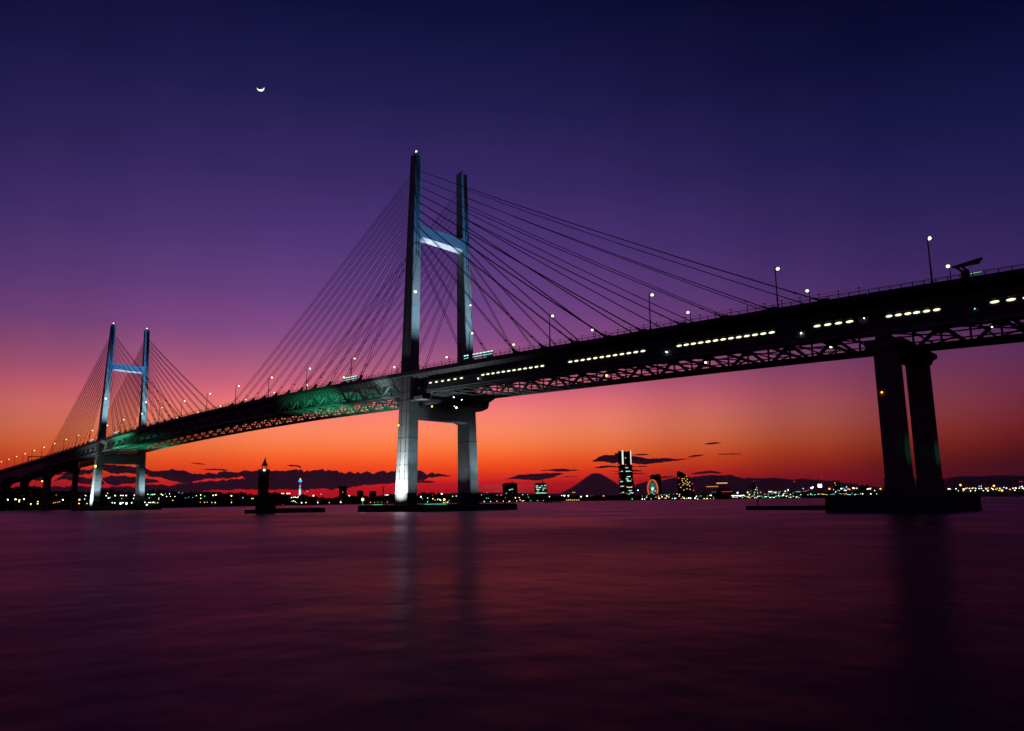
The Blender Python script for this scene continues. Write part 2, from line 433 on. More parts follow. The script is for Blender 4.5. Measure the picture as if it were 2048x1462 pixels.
mb = MB(); loft(mb, [[(x, y, zd(x) + z) for y, z in ((-19.0, -5.3), (-18.05, -5.15), (-18.05, -5.0), (-19.0, -5.15))] for x in frange(200.3, 318, 16)]); mb.build('added_glow_shield', DSTEEL, wr)  # added glow shield carried on along the approach span
pier(318, vr)

# ------------------------------------------------------------------ deck street lamps
LAMP = glow('lamp_green_white', (.74, 1.0, .46), 2.8)
ORD = ['first', 'second', 'third', 'fourth', 'fifth', 'sixth', 'seventh', 'eighth', 'ninth', 'tenth', 'eleventh', 'twelfth', 'thirteenth', 'fourteenth', 'fifteenth', 'sixteenth', 'seventeenth', 'eighteenth', 'nineteenth', 'twentieth', '21st', '22nd', '23rd', '24th', '25th', '26th', '27th', '28th']
def make_lamp(H):
    t = empty('street_lamp', (0, 0, 0), 'x', 'street lamp', 'street lamps along the bridge')
    mb = MB(); mb.tube((0, 0, 0), (0, 0, H), .22, .15, 8); mb.bar((0, 0, H - .05), (0, 1.5, H + .1), .14); mb.box(-.28, .28, -.28, .28, 0, .5); mb.box(-.2, .2, -.2, .2, 2.2, 3.0)
    mb.build('pole', RAIL, t)
    mb = MB(); mb.hexa([(-.3, 1.0, H + .3), (.3, 1.0, H + .3), (.3, 2.7, H + .36), (-.3, 2.7, H + .36)], [(-.22, 1.0, H + .5), (.22, 1.0, H + .5), (.22, 2.7, H + .5), (-.22, 2.7, H + .5)]); hd = mb.build('lamp_head', RAIL, t)
    MB().ball((0, 1.85, H), .5, 0, 14, 10, sz=.9).build('lamp_glass', LAMP, hd, smooth=True)
    return t
def copy_tree(o, parent=None):
    c = o.copy(); COL.objects.link(c)
    if parent: c.parent = parent; c.matrix_parent_inverse = o.matrix_parent_inverse
    for ch in o.children: copy_tree(ch, c)
    return c
NEAR_X = [215.0, 175.8, 132.8, 88.7, 43.8] + [-45.2 - 44.2 * i for i in range(22)]
FAR_X = [211.1, 170.0, 125.1, 79.5, 32.8, -15.6, -60.9] + [-112.8 - 44.2 * i for i in range(21)]
for s, xs, H in ((-1, NEAR_X, 12.2), (1, FAR_X, 14.2)):
    proto = make_lamp(H)
    for n, x in enumerate(xs):
        o = proto if n == 0 else copy_tree(proto)
        if abs(x + 460) < 8: x -= 12
        o.location = (x, s * 20.0, zd(x) + .46); o.rotation_euler = (0, 0, 0 if s < 0 else math.pi)
        o['label'] = ('tall dark lamp post on the near parapet, %s from the right' if s < 0 else 'lamp standing on the far parapet, %s from the right') % ORD[n]

# ------------------------------------------------------------------ floodlight banks beside the towers
CY = glow('floodlight_cyan', (.25, 1.0, .85), 1.0); CYB = glow('floodlight_white', (.8, 1.0, .95), 1.3)
def bank(x0, x1, s, label):
    t = empty('floodlight_bank', ((x0 + x1) / 2, s * 20.0, zd((x0 + x1) / 2)), label, 'floodlight bank', 'floodlight banks on the parapets')
    mb = MB(); n = max(3, round((x1 - x0) / 1.1))
    for z in (1.3, 2.5): mb.bar((x0, s * 20, zd(x0) + z), (x1, s * 20, zd(x1) + z), .25)
    for x in (x0, (x0 + x1) / 2, x1): mb.bar((x, s * 20, zd(x)), (x, s * 20, zd(x) + 2.7), .25)
    mb.build('frame', DSTEEL, t)
    for z in (1.65, 2.85):
        for i in range(n):
            x = x0 + (x1 - x0) * (i + .5) / n
            MB().box(x - .3, x + .3, s * 20 - .2, s * 20 + .2, zd(x) + z - .18, zd(x) + z + .2).build('floodlight', CYB if (z > 2 and i % 2 == 0) else CY, t)
bank(46, 58, -1, 'two-tier bank of cyan floodlights on near parapet right of the near tower')
bank(40.5, 43.5, -1, 'short bank of cyan floodlights in front of the near tower rear leg')
bank(-52, -40, -1, 'row of small blue floodlights on the near parapet left of the near tower')
bank(-416, -404, -1, 'row of white floodlights on the near parapet between the far tower legs')
bank(-413, -398, 1, 'bank of bright cyan floodlights on the far parapet right of the far tower')
bank(-486, -474, -1, 'cluster of bluish floodlights on the parapet left of the far tower')
# roadside sign and gantry
t = empty('road_sign', (222, -20, zd(222)), 'dark angled sign panel on a forked bracket above the railing at far right', 'sign')
z = zd(222)
mb = MB(); mb.box(221.3, 223.0, -20.2, -19.8, z, z + 2.4); mb.bar((221.6, -20, z + 2.2), (220.4, -20, z + 3.5), .5); mb.bar((222.6, -20, z + 2.2), (221.6, -20, z + 3.5), .5); mb.build('post', DSTEEL, t)
MB().hexa([(220.6, -20.5, z + 3.5), (225.1, -20.5, z + 3.4), (225.1, -19.3, z + 3.4), (220.6, -19.3, z + 3.5)], [(219.4, -20.6, z + 3.75), (226.0, -20.6, z + 4.6), (226.0, -19.3, z + 4.6), (219.4, -19.3, z + 3.75)]).build('panel', DSTEEL, t)
MB().box(223.2, 225.4, -19.9, -19.6, z + 1.3, z + 1.5).build('light_strip', glow('green_strip', (.2, 1, .12), .9), t)
t = empty('sign_gantry', (-725, -20, zd(-725)), 'dark sign gantry with green lit panel over the approach road left of the far tower', 'gantry')
z = zd(-725)
mb = MB(); mb.bar((-725, -20, z), (-725, -20, z + 7.5), .9); mb.bar((-725, -20, z + 7.2), (-725, 4, z + 7.9), .9); mb.bar((-725, 19.6, z), (-725, 19.6, z + 7), .8); mb.bar((-725, 4, z + 7.9), (-725, 19.6, z + 6.8), .9); mb.build('frame', DSTEEL, t)
MB().box(-725.6, -724.4, 5, 17, z + 4.2, z + 6.4).build('sign_panel', glow('sign_green', (.06, .62, .42), 1.0), t)

# ------------------------------------------------------------------ small lamps in and around the bridge
def small_lamp(name, loc, r, m, label, cat, parent_block=True):
    t = empty(name, loc, label, cat)
    MB().box(loc[0] - r * .8, loc[0] + r * .8, loc[1] - r * .3, loc[1] + r * .8, loc[2] + r * .8, loc[2] + r * 1.25).build('housing', DSTEEL, t)
    MB().ball(loc, r).build('bulb', m, t, smooth=True)
AMB = glow('lamp_amber', (1, .45, .05), 7); ORG = glow('lamp_orange', (1, .28, .03), 8); WARM = glow('lamp_warm', (1, .95, .78), 5)
def onY(u, v, Y):
    d = ray(u, v); return CAM + d * ((Y - CAM.y) / d.y)
def onX(u, v, X):
    d = ray(u, v); return CAM + d * ((X - CAM.x) / d.x)
for (u, v, Y, r, mm, lab) in (
    (833, 791, -15.9, .75, AMB, 'amber lamp beside the stair right of the near tower front leg'),
    (946.5, 806.5, 20.8, .75, AMB, 'bright amber lamp under the lounge at the rear leg of near tower'),
    (864, 813, -15.6, .5, AMB, 'small amber lamp hanging beside the cross beam of the near tower'),
    (913, 815.5, -15.5, .55, glow('lamp_cool', (.8, 1, .95), 9), 'cool white lamp cluster on the middle of the near tower lounge'),
    (909, 812.5, -15.5, .35, glow('lamp_blue', (.35, .75, 1), 5), 'small bluish lamp next to the cool white cluster on the lounge'),
    (923.5, 799.5, -15.6, .3, glow('lamp_cool', (.8, 1, .95), 9), 'tiny white lamp on the lounge left of the rear leg'),
    (907.5, 794.5, -15.6, .35, glow('lamp_cool', (.8, 1, .95), 9), 'tiny white lamp above the middle of the lounge'),
    (956, 757, -18.4, .35, glow('lamp_cool', (.8, 1, .95), 9), 'tiny white lamp in the gap between first two window rows'),
    (1333, 704, -18.4, .35, glow('lamp_cool', (.8, 1, .95), 9), 'tiny white lamp in the gap right of the third window row'),
    (1602, 666.5, -18.4, .3, glow('lamp_cool', (.8, 1, .95), 9), 'tiny white lamp in the gap right of the long fourth window row'),
    (1728, 636.5, -18.4, .2, glow('lamp_cool', (.8, 1, .95), 9), 'tiny white lamp just left of the windows over the right pier'),
    (1949.5, 617.5, -18.4, .16, glow('lamp_aqua', (.2, .9, .7), 5), 'tiny aqua lamp right of the windows over the right pier'),
    (1662, 694, 0, .62, glow('lamp_lime', (.75, 1, .4), 4), 'lime lit lamp hanging inside the truss left of the right pier'),
    (1411, 725, 10, .6, glow('lamp_lime', (.75, 1, .4), 4), 'lime lit lamp inside the truss below the long window row'),
    (1213, 751, 10, .6, glow('lamp_lime', (.75, 1, .4), 4), 'lime lit lamp inside the truss below the third window row'),
    (1984, 654, -16, .28, WARM, 'small warm lamp inside the truss of the right approach span'),
    (1763.5, 784.5, -16.6, .32, ORG, 'orange lamp on the front column of the right pier'),
    (84.2, 962.3, -16.8, 1.1, AMB, 'yellow lamp on the column of the left approach viaduct'),
):
    if Y > -16.4 and u in (1662,): pass
    p = onY(u, v, Y); small_lamp('service_lamp', p, r * .62, mm, lab, 'lamp')
for (u, v, X, r, lab) in ((831, 583, 3.6, .62, 'round white lamp on the lit face of the near tower front leg'), (941, 610.5, 3.6, .4, 'round white lamp on the lit face of the near tower rear leg'),
                       (211.8, 797, -456.2, .8, 'white lamp on the teal face of the far tower front leg'), (291.5, 804.5, -456.2, .8, 'white lamp on the teal face of the far tower rear leg')):
    p = onX(u, v, X); small_lamp('tower_lamp', p, r * .75, WARM, lab, 'lamp')
p = onY(797.5, 850.5, -20.6); small_lamp('tower_lamp', p, .4, AMB, 'small yellow lamp at left edge of the near tower front leg', 'lamp')
p = onY(191.3, 932.4, -20.9); small_lamp('tower_lamp', p, 1.0, AMB, 'yellow lamp at left edge of the far tower front leg', 'lamp')

# ------------------------------------------------------------------ islands, breakwaters, beacons
def island(X, a, b, h, label):
    mb = MB()
    mb.hexa([(X + p * a, q * b, WL - 2) for p, q in ((-1, -1), (1, -1), (1, 1), (-1, 1))], [(X + p * (a - .15), q * (b - .15), h) for p, q in ((-1, -1), (1, -1), (1, 1), (-1, 1))])
    mb.box(X - a + .8, X + a - .8, -b + .8, b - .8, h, h + .25)
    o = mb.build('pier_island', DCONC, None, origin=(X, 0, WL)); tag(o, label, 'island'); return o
island(0, 24, 28.5, 3.5, 'low dark concrete fender island around the near tower base')
island(-460, 26, 30, 4.0, 'low dark concrete fender island around the far tower base')
island(198.2, 14.5, 18, 4.5, 'dark concrete island around the right pier base')
def prism(c, bx, by, hx, hy, z0, z1, mt, name, label, cat, ch=0):
    mb = MB(); mb.obox(c, bx, by, hx, hy, z0, z1); o = mb.build(name, mt, None, origin=(c[0], c[1], z0)); tag(o, label, cat); return o
EX = Vector((1, 0, 0)); EY = Vector((0, 1, 0))
# right breakwater, low
pA = onY(1500, 1018, 24); pA.z = 0
mb = MB(); mb.box(pA.x, 185, 21, 25, WL - 2, 2.1); o = mb.build('breakwater', DCONC, None, origin=(pA.x, 23, WL)); tag(o, 'long low black breakwater running left from the right pier island', 'breakwater')
pB = onY(1516, 1014, 23); t = empty('beacon', (pB.x, 23, 2.1), 'small dark beacon with forked top on the right breakwater', 'beacon')
mb = MB(); mb.tube((pB.x, 23, 2.1), (pB.x, 23, 3.6), .22, .16); mb.build('post', DSTEEL, t)
mb = MB(); mb.hexa([(pB.x - .2, 22.8, 3.6), (pB.x + .2, 22.8, 3.6), (pB.x + .2, 23.2, 3.6), (pB.x - .2, 23.2, 3.6)], [(pB.x - .45, 22.6, 4.1), (pB.x + .45, 22.6, 4.1), (pB.x + .45, 23.4, 4.1), (pB.x - .45, 23.4, 4.1)]); mb.build('lantern', DSTEEL, t)
# beacon tower with pyramid roof
DB = 345.
cb = at(526, horizon(526), DB); fw = bearing(526); rt = Vector((fw.y, -fw.x, 0)); px = DB / FPX
def zpix(u, v, D): return at(u, v, D).z
base = Vector((cb.x, cb.y, WL))
mb = MB()
for u0, u1, z1 in ((492, 516, zpix(500, 1019.5, DB)), (545, 646, zpix(600, 1016, DB))):
    c = at((u0 + u1) / 2, horizon(570), DB); hw = (u1 - u0) / 2 * px
    if u0 > 520:
        P = [(-hw, -3), (hw - 1.6, -3), (hw, -1), (hw, 1.5), (hw - 1.6, 3), (-hw, 3)]
        mb.hexa([tuple(c + rt * a + fw * b)[:2] + (WL - 2,) for a, b in P], [tuple(c + rt * a + fw * b)[:2] + (z1,) for a, b in P])
    else: mb.obox(c, rt, fw, hw, 3, WL - 2, z1)
o = mb.build('breakwater', DCONC, None, origin=base); tag(o, 'low black breakwater with the pointed beacon tower standing on it', 'breakwater')
bt = empty('beacon_tower', base, 'dark square beacon tower with pointed pyramid roof silhouetted on a breakwater', 'beacon tower')
def brick(u0, u1, v0, v1, dep, name, mt=BLD2):
    c = at((u0 + u1) / 2, horizon(526), DB)
    return MB().obox(c, rt, fw, (u1 - u0) / 2 * px, dep / 2, zpix(526, v1, DB), zpix(526, v0, DB))
brick(513.5, 549, 990.2, 1026, 7.5, 'x').build('base_building', BLD2, bt)
sh = brick(516, 534.5, 945.5, 990, 4.6, 'x')
for uu in (518.5, 525, 531.5):
    c = at(uu, horizon(526), DB); sh.obox(c, rt, fw, .28, 2.45, zpix(526, 986, DB), zpix(526, 950, DB))
sh.build('shaft', BLD2, bt)
mb = brick(514.6, 535.8, 939.6, 945.4, 5.3, 'x')
for uu in (515.5, 520, 525, 530, 534.8):
    c = at(uu, horizon(526), DB); mb.obox(c, rt, fw, .22, 2.6, zpix(526, 939.6, DB), zpix(526, 937.8, DB))
mb.build('cornice', BLD2, bt)
mb = MB()
for uu in (522, 526.3, 530.6):
    for dd in (-1.1, 1.1):
        c = at(uu, horizon(526), DB) + fw * dd; mb.obox(c, rt, fw, .18, .18, zpix(526, 939.6, DB), zpix(526, 931.5, DB))
mb.build('lantern_posts', BLD2, bt)
mb = MB(); c = at(526.3, horizon(526), DB); z0 = zpix(526, 931.5, DB); z1 = zpix(526, 918, DB); z2 = zpix(526, 913.2, DB)
hw = 5.6 * px
loft(mb, [[tuple(c + rt * (a * w) + fw * (b * w))[:2] + (z,) for a, b in ((-1, -1), (1, -1), (1, 1), (-1, 1))] for w, z in ((hw, z0), (hw * .85, z0 + .5), (hw * .5, z0 + (z1 - z0) * .5), (hw * .17, z1), (.06, z2))])
mb.build('pyramid_roof', BLD2, bt)
c = at(528.4, 940.5, DB) - fw * 2.9
MB().ball(c, .42).build('signal_lamp', WARM, bt, smooth=True)

# near island's own lamps: beacon at its left end, strips along its edge
p = onY(725.4, 999, -26); t = empty('island_lamp', (p.x, -26, 3.75), 'yellow lamp on a green post at the left end of the near island', 'lamp')
MB().tube((p.x, -26, 3.75), (p.x, -26, p.z - .4), .16, .12).build('post', glow('green_post_glow', (.06, .6, .42), .7), t)  # the post itself is given a green glow by emission
MB().ball((p.x, -26, p.z), .62).build('lamp_glass', AMB, t, smooth=True)
p = onY(888.5, 999, 25); t = empty('island_lamp', (p.x, 25, 3.75), 'yellow lamp on a green post between the legs of near tower', 'lamp')
MB().tube((p.x, 25, 3.75), (p.x, 25, p.z - .4), .16, .12).build('post', glow('green_post_glow', (.06, .6, .42), .7), t)  # same self-glowing green on this post
MB().ball((p.x, 25, p.z), .5).build('lamp_glass', AMB, t, smooth=True)
GS = glow('green_tube', (.05, .85, .6), .85)
for u0, u1, lab in ((744, 763, 'green glowing light strip on the island edge left of the near tower leg'), (848, 864, 'green glowing light strip on the island edge just right of the lit leg'), (867, 891, 'green glowing light strip on the island edge left of the rear leg')):
    p = onY(u0, 1009.5, -28); q = onY(u1, 1009.5, -28)
    mb = MB(); mb.bar((p.x, -27.6, 3.95), (q.x, -27.6, 3.95), .22); o = mb.build('light_strip', GS, None, origin=(p.x, -27.6, 3.95)); tag(o, lab, 'light strip', 'green light strips on the near island')

# ------------------------------------------------------------------ water
mt = bpy.data.materials.new('sea_water'); mt.use_nodes = True; nt = mt.node_tree; b = nt.nodes['Principled BSDF']
tc = nt.nodes.new('ShaderNodeTexCoord')
mpg = nt.nodes.new('ShaderNodeMapping'); mpg.inputs['Rotation'].default_value = (0, 0, 0); mpg.inputs['Scale'].default_value = (.11, .11, 1)
nt.links.new(tc.outputs['Object'], mpg.inputs['Vector'])
n1 = nt.nodes.new('ShaderNodeTexNoise'); n1.inputs['Scale'].default_value = 1.0; n1.inputs['Detail'].default_value = 3.5; n1.inputs['Roughness'].default_value = .6
nt.links.new(mpg.outputs['Vector'], n1.inputs['Vector'])
bp = nt.nodes.new('ShaderNodeBump'); bp.inputs['Strength'].default_value = .34; bp.inputs['Distance'].default_value = .7
nt.links.new(n1.outputs['Fac'], bp.inputs['Height']); nt.links.new(bp.outputs['Normal'], b.inputs['Normal'])
gl = nt.nodes.new('ShaderNodeBsdfGlossy'); gl.inputs['Roughness'].default_value = .36; gl.inputs['Color'].default_value = (.50, .30, .38, 1)  # red tint put into the glossy colour to redden the reflected sky
fr = nt.nodes.new('ShaderNodeFresnel'); fr.inputs['IOR'].default_value = 1.26
dfw = nt.nodes.new('ShaderNodeBsdfDiffuse'); dfw.inputs['Color'].default_value = (.012, .008, .010, 1)
nt.links.new(bp.outputs['Normal'], gl.inputs['Normal']); nt.links.new(bp.outputs['Normal'], fr.inputs['Normal'])
n2 = nt.nodes.new('ShaderNodeTexNoise'); n2.inputs['Scale'].default_value = .25; n2.inputs['Detail'].default_value = 6
nt.links.new(mpg.outputs['Vector'], n2.inputs['Vector'])
mr = nt.nodes.new('ShaderNodeMapRange'); mr.inputs['From Min'].default_value = .3; mr.inputs['From Max'].default_value = .7; mr.inputs['To Min'].default_value = .27; mr.inputs['To Max'].default_value = .43
nt.links.new(n2.outputs['Fac'], mr.inputs['Value']); nt.links.new(mr.outputs['Result'], gl.inputs['Roughness'])
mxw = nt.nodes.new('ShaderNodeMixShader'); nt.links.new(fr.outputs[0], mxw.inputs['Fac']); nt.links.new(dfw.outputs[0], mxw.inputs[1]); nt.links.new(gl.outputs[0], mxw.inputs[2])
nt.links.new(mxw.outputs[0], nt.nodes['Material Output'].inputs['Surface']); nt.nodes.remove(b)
mb = MB(); N = 96; RW = 1.5e5
mb.add([(0, 0, WL)] + [(RW * math.cos(2 * math.pi * i / N), RW * math.sin(2 * math.pi * i / N), WL) for i in range(N)], [(0, 1 + i, 1 + (i + 1) % N) for i in range(N)])
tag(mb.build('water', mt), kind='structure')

# ------------------------------------------------------------------ far shore land
def shore(pts, h, name):                                        # pts: (u, distance) along the waterline, runs back 2.5 km
    mb = MB(); fr = []; bk = []
    for u, D in pts:
        d = bearing(u); fr.append(Vector((CAM.x, CAM.y, 0)) + d * D); bk.append(Vector((CAM.x, CAM.y, 0)) + d * (D + 2600))
    n = len(pts)
    vs = [(p.x, p.y, WL - 1) for p in fr] + [(p.x, p.y, h) for p in fr] + [(p.x, p.y, h) for p in bk] + [(p.x, p.y, WL - 1) for p in bk]
    fs = []
    for k in range(3):
        for i in range(n - 1): fs.append((k * n + i, k * n + i + 1, (k + 1) * n + i + 1, (k + 1) * n + i))
    mb.add(vs, fs); tag(mb.build(name, LAND), kind='structure')
shore([(-420, 900), (-150, 950), (60, 1000), (180, 1050), (330, 1150), (420, 1250), (520, 1500), (700, 1650), (800, 1800), (960, 1900), (1100, 2000), (1230, 2300), (1400, 2400), (1550, 2300), (1650, 1900), (1760, 1600), (1900, 1500), (2100, 1400), (2600, 1400)], 2.2, 'far_shore')

SKY_PROF = [(-60, 974), (0, 975), (36, 977), (62, 975), (80, 981), (103, 985), (150, 986), (180, 985), (210, 981), (225, 984), (262, 988), (290, 986), (330, 984), (360, 987), (400, 987), (470, 985), (512, 988), (550, 987), (575, 988), (590, 992), (640, 993), (662, 995), (690, 991), (712, 992), (740, 993), (790, 988), (840, 988), (915, 987), (960, 988), (1035, 991), (1110, 992), (1240, 990), (1300, 991), (1340, 987), (1400, 987), (1440, 983), (1475, 985), (1520, 988), (1600, 984), (1650, 983), (1700, 982), (1760, 984), (1880, 982), (1960, 983), (2060, 983), (2120, 983)]
SHD = [(-60, 1050), (60, 1060), (180, 1120), (330, 1230), (420, 1330), (520, 1600), (700, 1760), (800, 1900), (960, 2000), (1100, 2100), (1230, 2400), (1400, 2500), (1550, 2400), (1650, 2000), (1760, 1700), (1900, 1580), (2120, 1480)]
SECTS = [(-100, 175, 'left of the far tower'), (175, 330, 'behind the far tower base'), (330, 512, 'between the far tower and the beacon tower'), (512, 560, 'behind the beacon tower'), (560, 790, 'between the beacon tower and the near tower'),
         (790, 916, 'behind the legs of the near tower'), (916, 1238, 'between the near tower and the tall skyscraper'), (1238, 1440, 'around the ferris wheel and sail-shaped hotel'), (1440, 1610, 'right of the sail-shaped hotel'), (1610, 1880, 'behind the right pier'), (1880, 2200, 'right of the right pier')]
def sect(u):
    for a, b, n in SECTS:
        if a <= u < b: return n
    return SECTS[-1][2]
rb = random.Random(3)
u = -50
while u < 2110:
    w = rb.uniform(9, 30); D = interp(SHD, u) + rb.uniform(0, 260)
    vt = interp(SKY_PROF, u + w / 2) + rb.uniform(-1.8, 3.2)
    c = at(u + w / 2, horizon(u), D); f = bearing(u + w / 2); r = Vector((f.y, -f.x, 0)); z1 = max(zpix(u + w / 2, vt, D), 5.5); hw = w / 2 * D / FPX * 1.08
    mb = MB(); dep = rb.uniform(10, 24)
    mb.obox(c, r, f, hw, dep, 2.0, z1)
    for i in range(rb.randint(1, 3)):                            # roof plant rooms, parapets, tanks
        o_ = rb.uniform(-.7, .7) * hw; ww = rb.uniform(.08, .25) * hw
        mb.obox(c + r * o_, r, f, ww, dep * .5, z1, z1 + rb.uniform(.8, 3.2))
    if rb.random() < .25: mb.tube(c + r * (hw * .4) + Vector((0, 0, z1 - c.z)), c + r * (hw * .4) + Vector((0, 0, z1 - c.z + rb.uniform(4, 9))), .25, .1, 6)
    o = mb.build('waterfront_building', BLD if rb.random() < .6 else BLD2, None, origin=(c.x, c.y, 2.0))
    s_ = sect(u + w / 2); tag(o, 'low dark waterfront building in the skyline ' + s_, 'building', 'low waterfront buildings ' + s_)
    u += w * rb.uniform(.8, 1.0)
# second, taller-set row behind
# trees on the shore
def leafy_tree(c, h, wd, rng):
    t = MB(); t.tube((c.x, c.y, 2.0), (c.x, c.y, 2 + h * .55), h * .03, h * .015, 6)
    for i in range(70):
        a = rng.uniform(0, 2 * math.pi); zz = rng.uniform(.3, 1.0); rr = wd * math.sqrt(rng.random()) * (1.05 - abs(zz - .6) * 1.2)
        p = Vector((c.x + rr * math.cos(a), c.y + rr * math.sin(a), 2 + h * zz)); s = h * rng.uniform(.05, .11)
        n = Vector((rng.uniform(-1, 1), rng.uniform(-1, 1), rng.uniform(-.4, 1))).normalized(); x = n.orthogonal().normalized(); y = n.cross(x)
        t.add([p + x * s + y * s * .4, p - x * s * .3 + y * s, p - x * s - y * s * .5, p + x * .3 * s - y * s], [(0, 1, 2, 3)], 1)
    return t
rt_ = random.Random(11)
for u0, v0 in [(u0, interp(SKY_PROF, u0) - rt_.uniform(0, 4)) for u0 in (44, 52, 66, 72, 84, 108, 120, 131, 143, 150, 172, 205, 213, 221, 232, 245, 300, 312, 322, 335, 352, 372, 395, 412, 440, 462, 486, 556, 566, 605, 612, 1640, 1700, 1748, 1752, 1757, 1886, 1896, 1950, 1990)]:
    D = interp(SHD, u0) - 32; c = at(u0, v0, D); h = max(c.z - 2, 7); c.z = 0
    o = leafy_tree(c, h, h * .42, rt_).build('tree', [BLD2, TREE], None, origin=(c.x, c.y, 2.0)); s_ = sect(u0)
    tag(o, 'dark bushy tree on the far shore ' + s_, 'tree', 'shore trees ' + s_)

# ------------------------------------------------------------------ named skyline buildings
def frame_at(u, D):
    f = bearing(u); r = Vector((f.y, -f.x, 0)); c = at(u, horizon(u), D); return c, r, f, D / FPX
WG = glow('window_green', (.42, 1.0, .72), 1.1); WY = glow('window_yellow', (1.0, .62, .16), 1.3); WW = glow('window_white', (.9, 1, .85), .95); RED = glow('lamp_red', (1, .04, .03), 3.2)
def windows(root, u_c, D, rects, m, dep, name='lit_window'):
    c, r, f, p = frame_at(u_c, D)
    for (u0, v0, u1, v1) in rects:
        cc = c + r * (((u0 + u1) / 2 - u_c) * p) - f * (dep + .25)
        MB().obox(cc, r, f, (u1 - u0) / 2 * p, .2, zpix(u_c, v1, D), zpix(u_c, v0, D)).build(name, m, root)
# tall skyscraper
D = 2900; uc = 1254; c, r, f, p = frame_at(uc, D); Z = lambda v: zpix(uc, v, D)
sky = empty('skyscraper', (c.x, c.y, 2), 'tallest dark skyscraper with two bright vertical strips and green lit windows', 'skyscraper')
mb = MB(); dp = 28
def ringp(ul, ur, v, ch=3): 
    a = (ul - uc) * p; b_ = (ur - uc) * p; z = Z(v)
    P = [(a + ch, -dp), (b_ - ch, -dp), (b_, -dp + ch), (b_, dp - ch), (b_ - ch, dp), (a + ch, dp), (a, dp - ch), (a, -dp + ch)]
    return [tuple(c + r * x_ + f * y_)[:2] + (z,) for x_, y_ in P]
loft(mb, [ringp(1240, 1270.5, 1001), ringp(1240, 1268.5, 970), ringp(1240, 1266, 935), ringp(1240, 1265.2, 904)])
for (a, b_) in ((1240.2, 1246), (1259.5, 1265)): mb.obox(c + r * (((a + b_) / 2 - uc) * p), r, f, (b_ - a) / 2 * p, 12, Z(904), Z(902))
mb.obox(c + r * ((1252 - uc) * p), r, f, 6, 6, Z(904), Z(902.6))
mb.build('body', BLD, sky)
MB().obox(c + r * ((1236.8 - uc) * p), r, f, 3.4 * p / 1.2, 6, Z(910), Z(906)).build('roof_crane', BLD, sky)
windows(sky, uc, D, [(1247.2, 901.5, 1250.2, 929.5), (1263.4, 902, 1265.2, 929)], WW, dp, 'light_strip')
wr_ = random.Random(5); rects = []
for v, spans in ((936, [(1253, 1258.5)]), (943, [(1245, 1248), (1253.5, 1262)]), (953.5, [(1255, 1262.5)]), (957.5, [(1253.5, 1257.5)]), (960.5, [(1255, 1259)]), (962.5, [(1255, 1263.5)]), (963.2, [(1242, 1247.5)]), (972.5, [(1243, 1249)]), (974.8, [(1255, 1264.5)]), (981.5, [(1257.5, 1264)]), (984.8, [(1245, 1249)]), (986, [(1260, 1267)]), (988.6, [(1256, 1260)])):
    for a, b_ in spans: rects.append((a, v - .7, b_, v + .75))
windows(sky, uc, D, rects, WG, dp)
windows(sky, uc, D, [(a - .55, v - .55, a + .55, v + .55) for v in (930, 943.5, 958.5, 973.3, 986.5) for a in (1242.2, 1254, 1264.5)], RED, dp + 1, 'obstruction_lamp')
windows(sky, uc, D, [(1253.2, 915.8, 1255, 917.4)], WY, dp + 1)
# slab tower behind the wheel
D = 3000; uc = 1313; c, r, f, p = frame_at(uc, D); Z = lambda v: zpix(uc, v, D)
t = empty('office_tower', (c.x, c.y, 2), 'dark slab tower standing right behind the ferris wheel', 'skyscraper')
mb = MB(); mb.obox(c, r, f, 10.3 * p, 16, 2, Z(951)); mb.obox(c, r, f, 8.5 * p, 13, Z(951), Z(949)); mb.obox(c + r * (-6 * p), r, f, 2 * p, 6, Z(949), Z(948)); mb.obox(c + r * (4 * p), r, f, 3 * p, 6, Z(949), Z(948.2)); mb.obox(c, r, f, 10.6 * p, 16.3, Z(960.5), Z(959.5)); mb.build('body', BLD, t)
windows(t, uc, D, [(1303.2, 947.4, 1304.4, 948.6), (1309, 948, 1310, 949)], RED, 16, 'obstruction_lamp')
# sail shaped hotel
D = 2700; uc = 1372; c, r, f, p = frame_at(uc, D); Z = lambda v: zpix(uc, v, D)
t = empty('sail_hotel', (c.x, c.y, 2), 'curved sail-shaped hotel with scattered yellow windows', 'hotel')
prof = [(1357.5, 1001), (1357.3, 943), (1360, 942.2), (1364, 943), (1369, 945.6), (1374, 949.8), (1378, 955), (1381, 961), (1384, 968), (1386, 976), (1387.5, 986), (1388, 1001)]
mb = MB(); mb.hexa([tuple(c + r * ((a - uc) * p) - f * 14)[:2] + (max(Z(v), 2),) for a, v in prof], [tuple(c + r * ((a - uc) * p) + f * 14)[:2] + (max(Z(v), 2),) for a, v in prof]); mb.build('body', BLD, t)
pts = [(1374.7, 953), (1366.7, 957.3), (1370.4, 957.3), (1376.3, 958.7), (1366.5, 961.3), (1373.4, 962), (1380.5, 964.7), (1368.3, 965.2), (1376.3, 965), (1368, 970), (1375.4, 970), (1380, 972), (1374.8, 977.5), (1380.5, 978.7), (1368.9, 980), (1371.5, 967.4), (1363.5, 974.5), (1378, 968)]
windows(t, uc, D, [(a - .8, v - .75, a + .8, v + .75) for a, v in pts], WY, 14)
windows(t, uc, D, [(a - .7, v - .7, a + .7, v + .7) for a, v in ((1360.3, 956), (1361, 968.5), (1385.5, 968), (1386.3, 981))], RED, 14.5, 'obstruction_lamp')
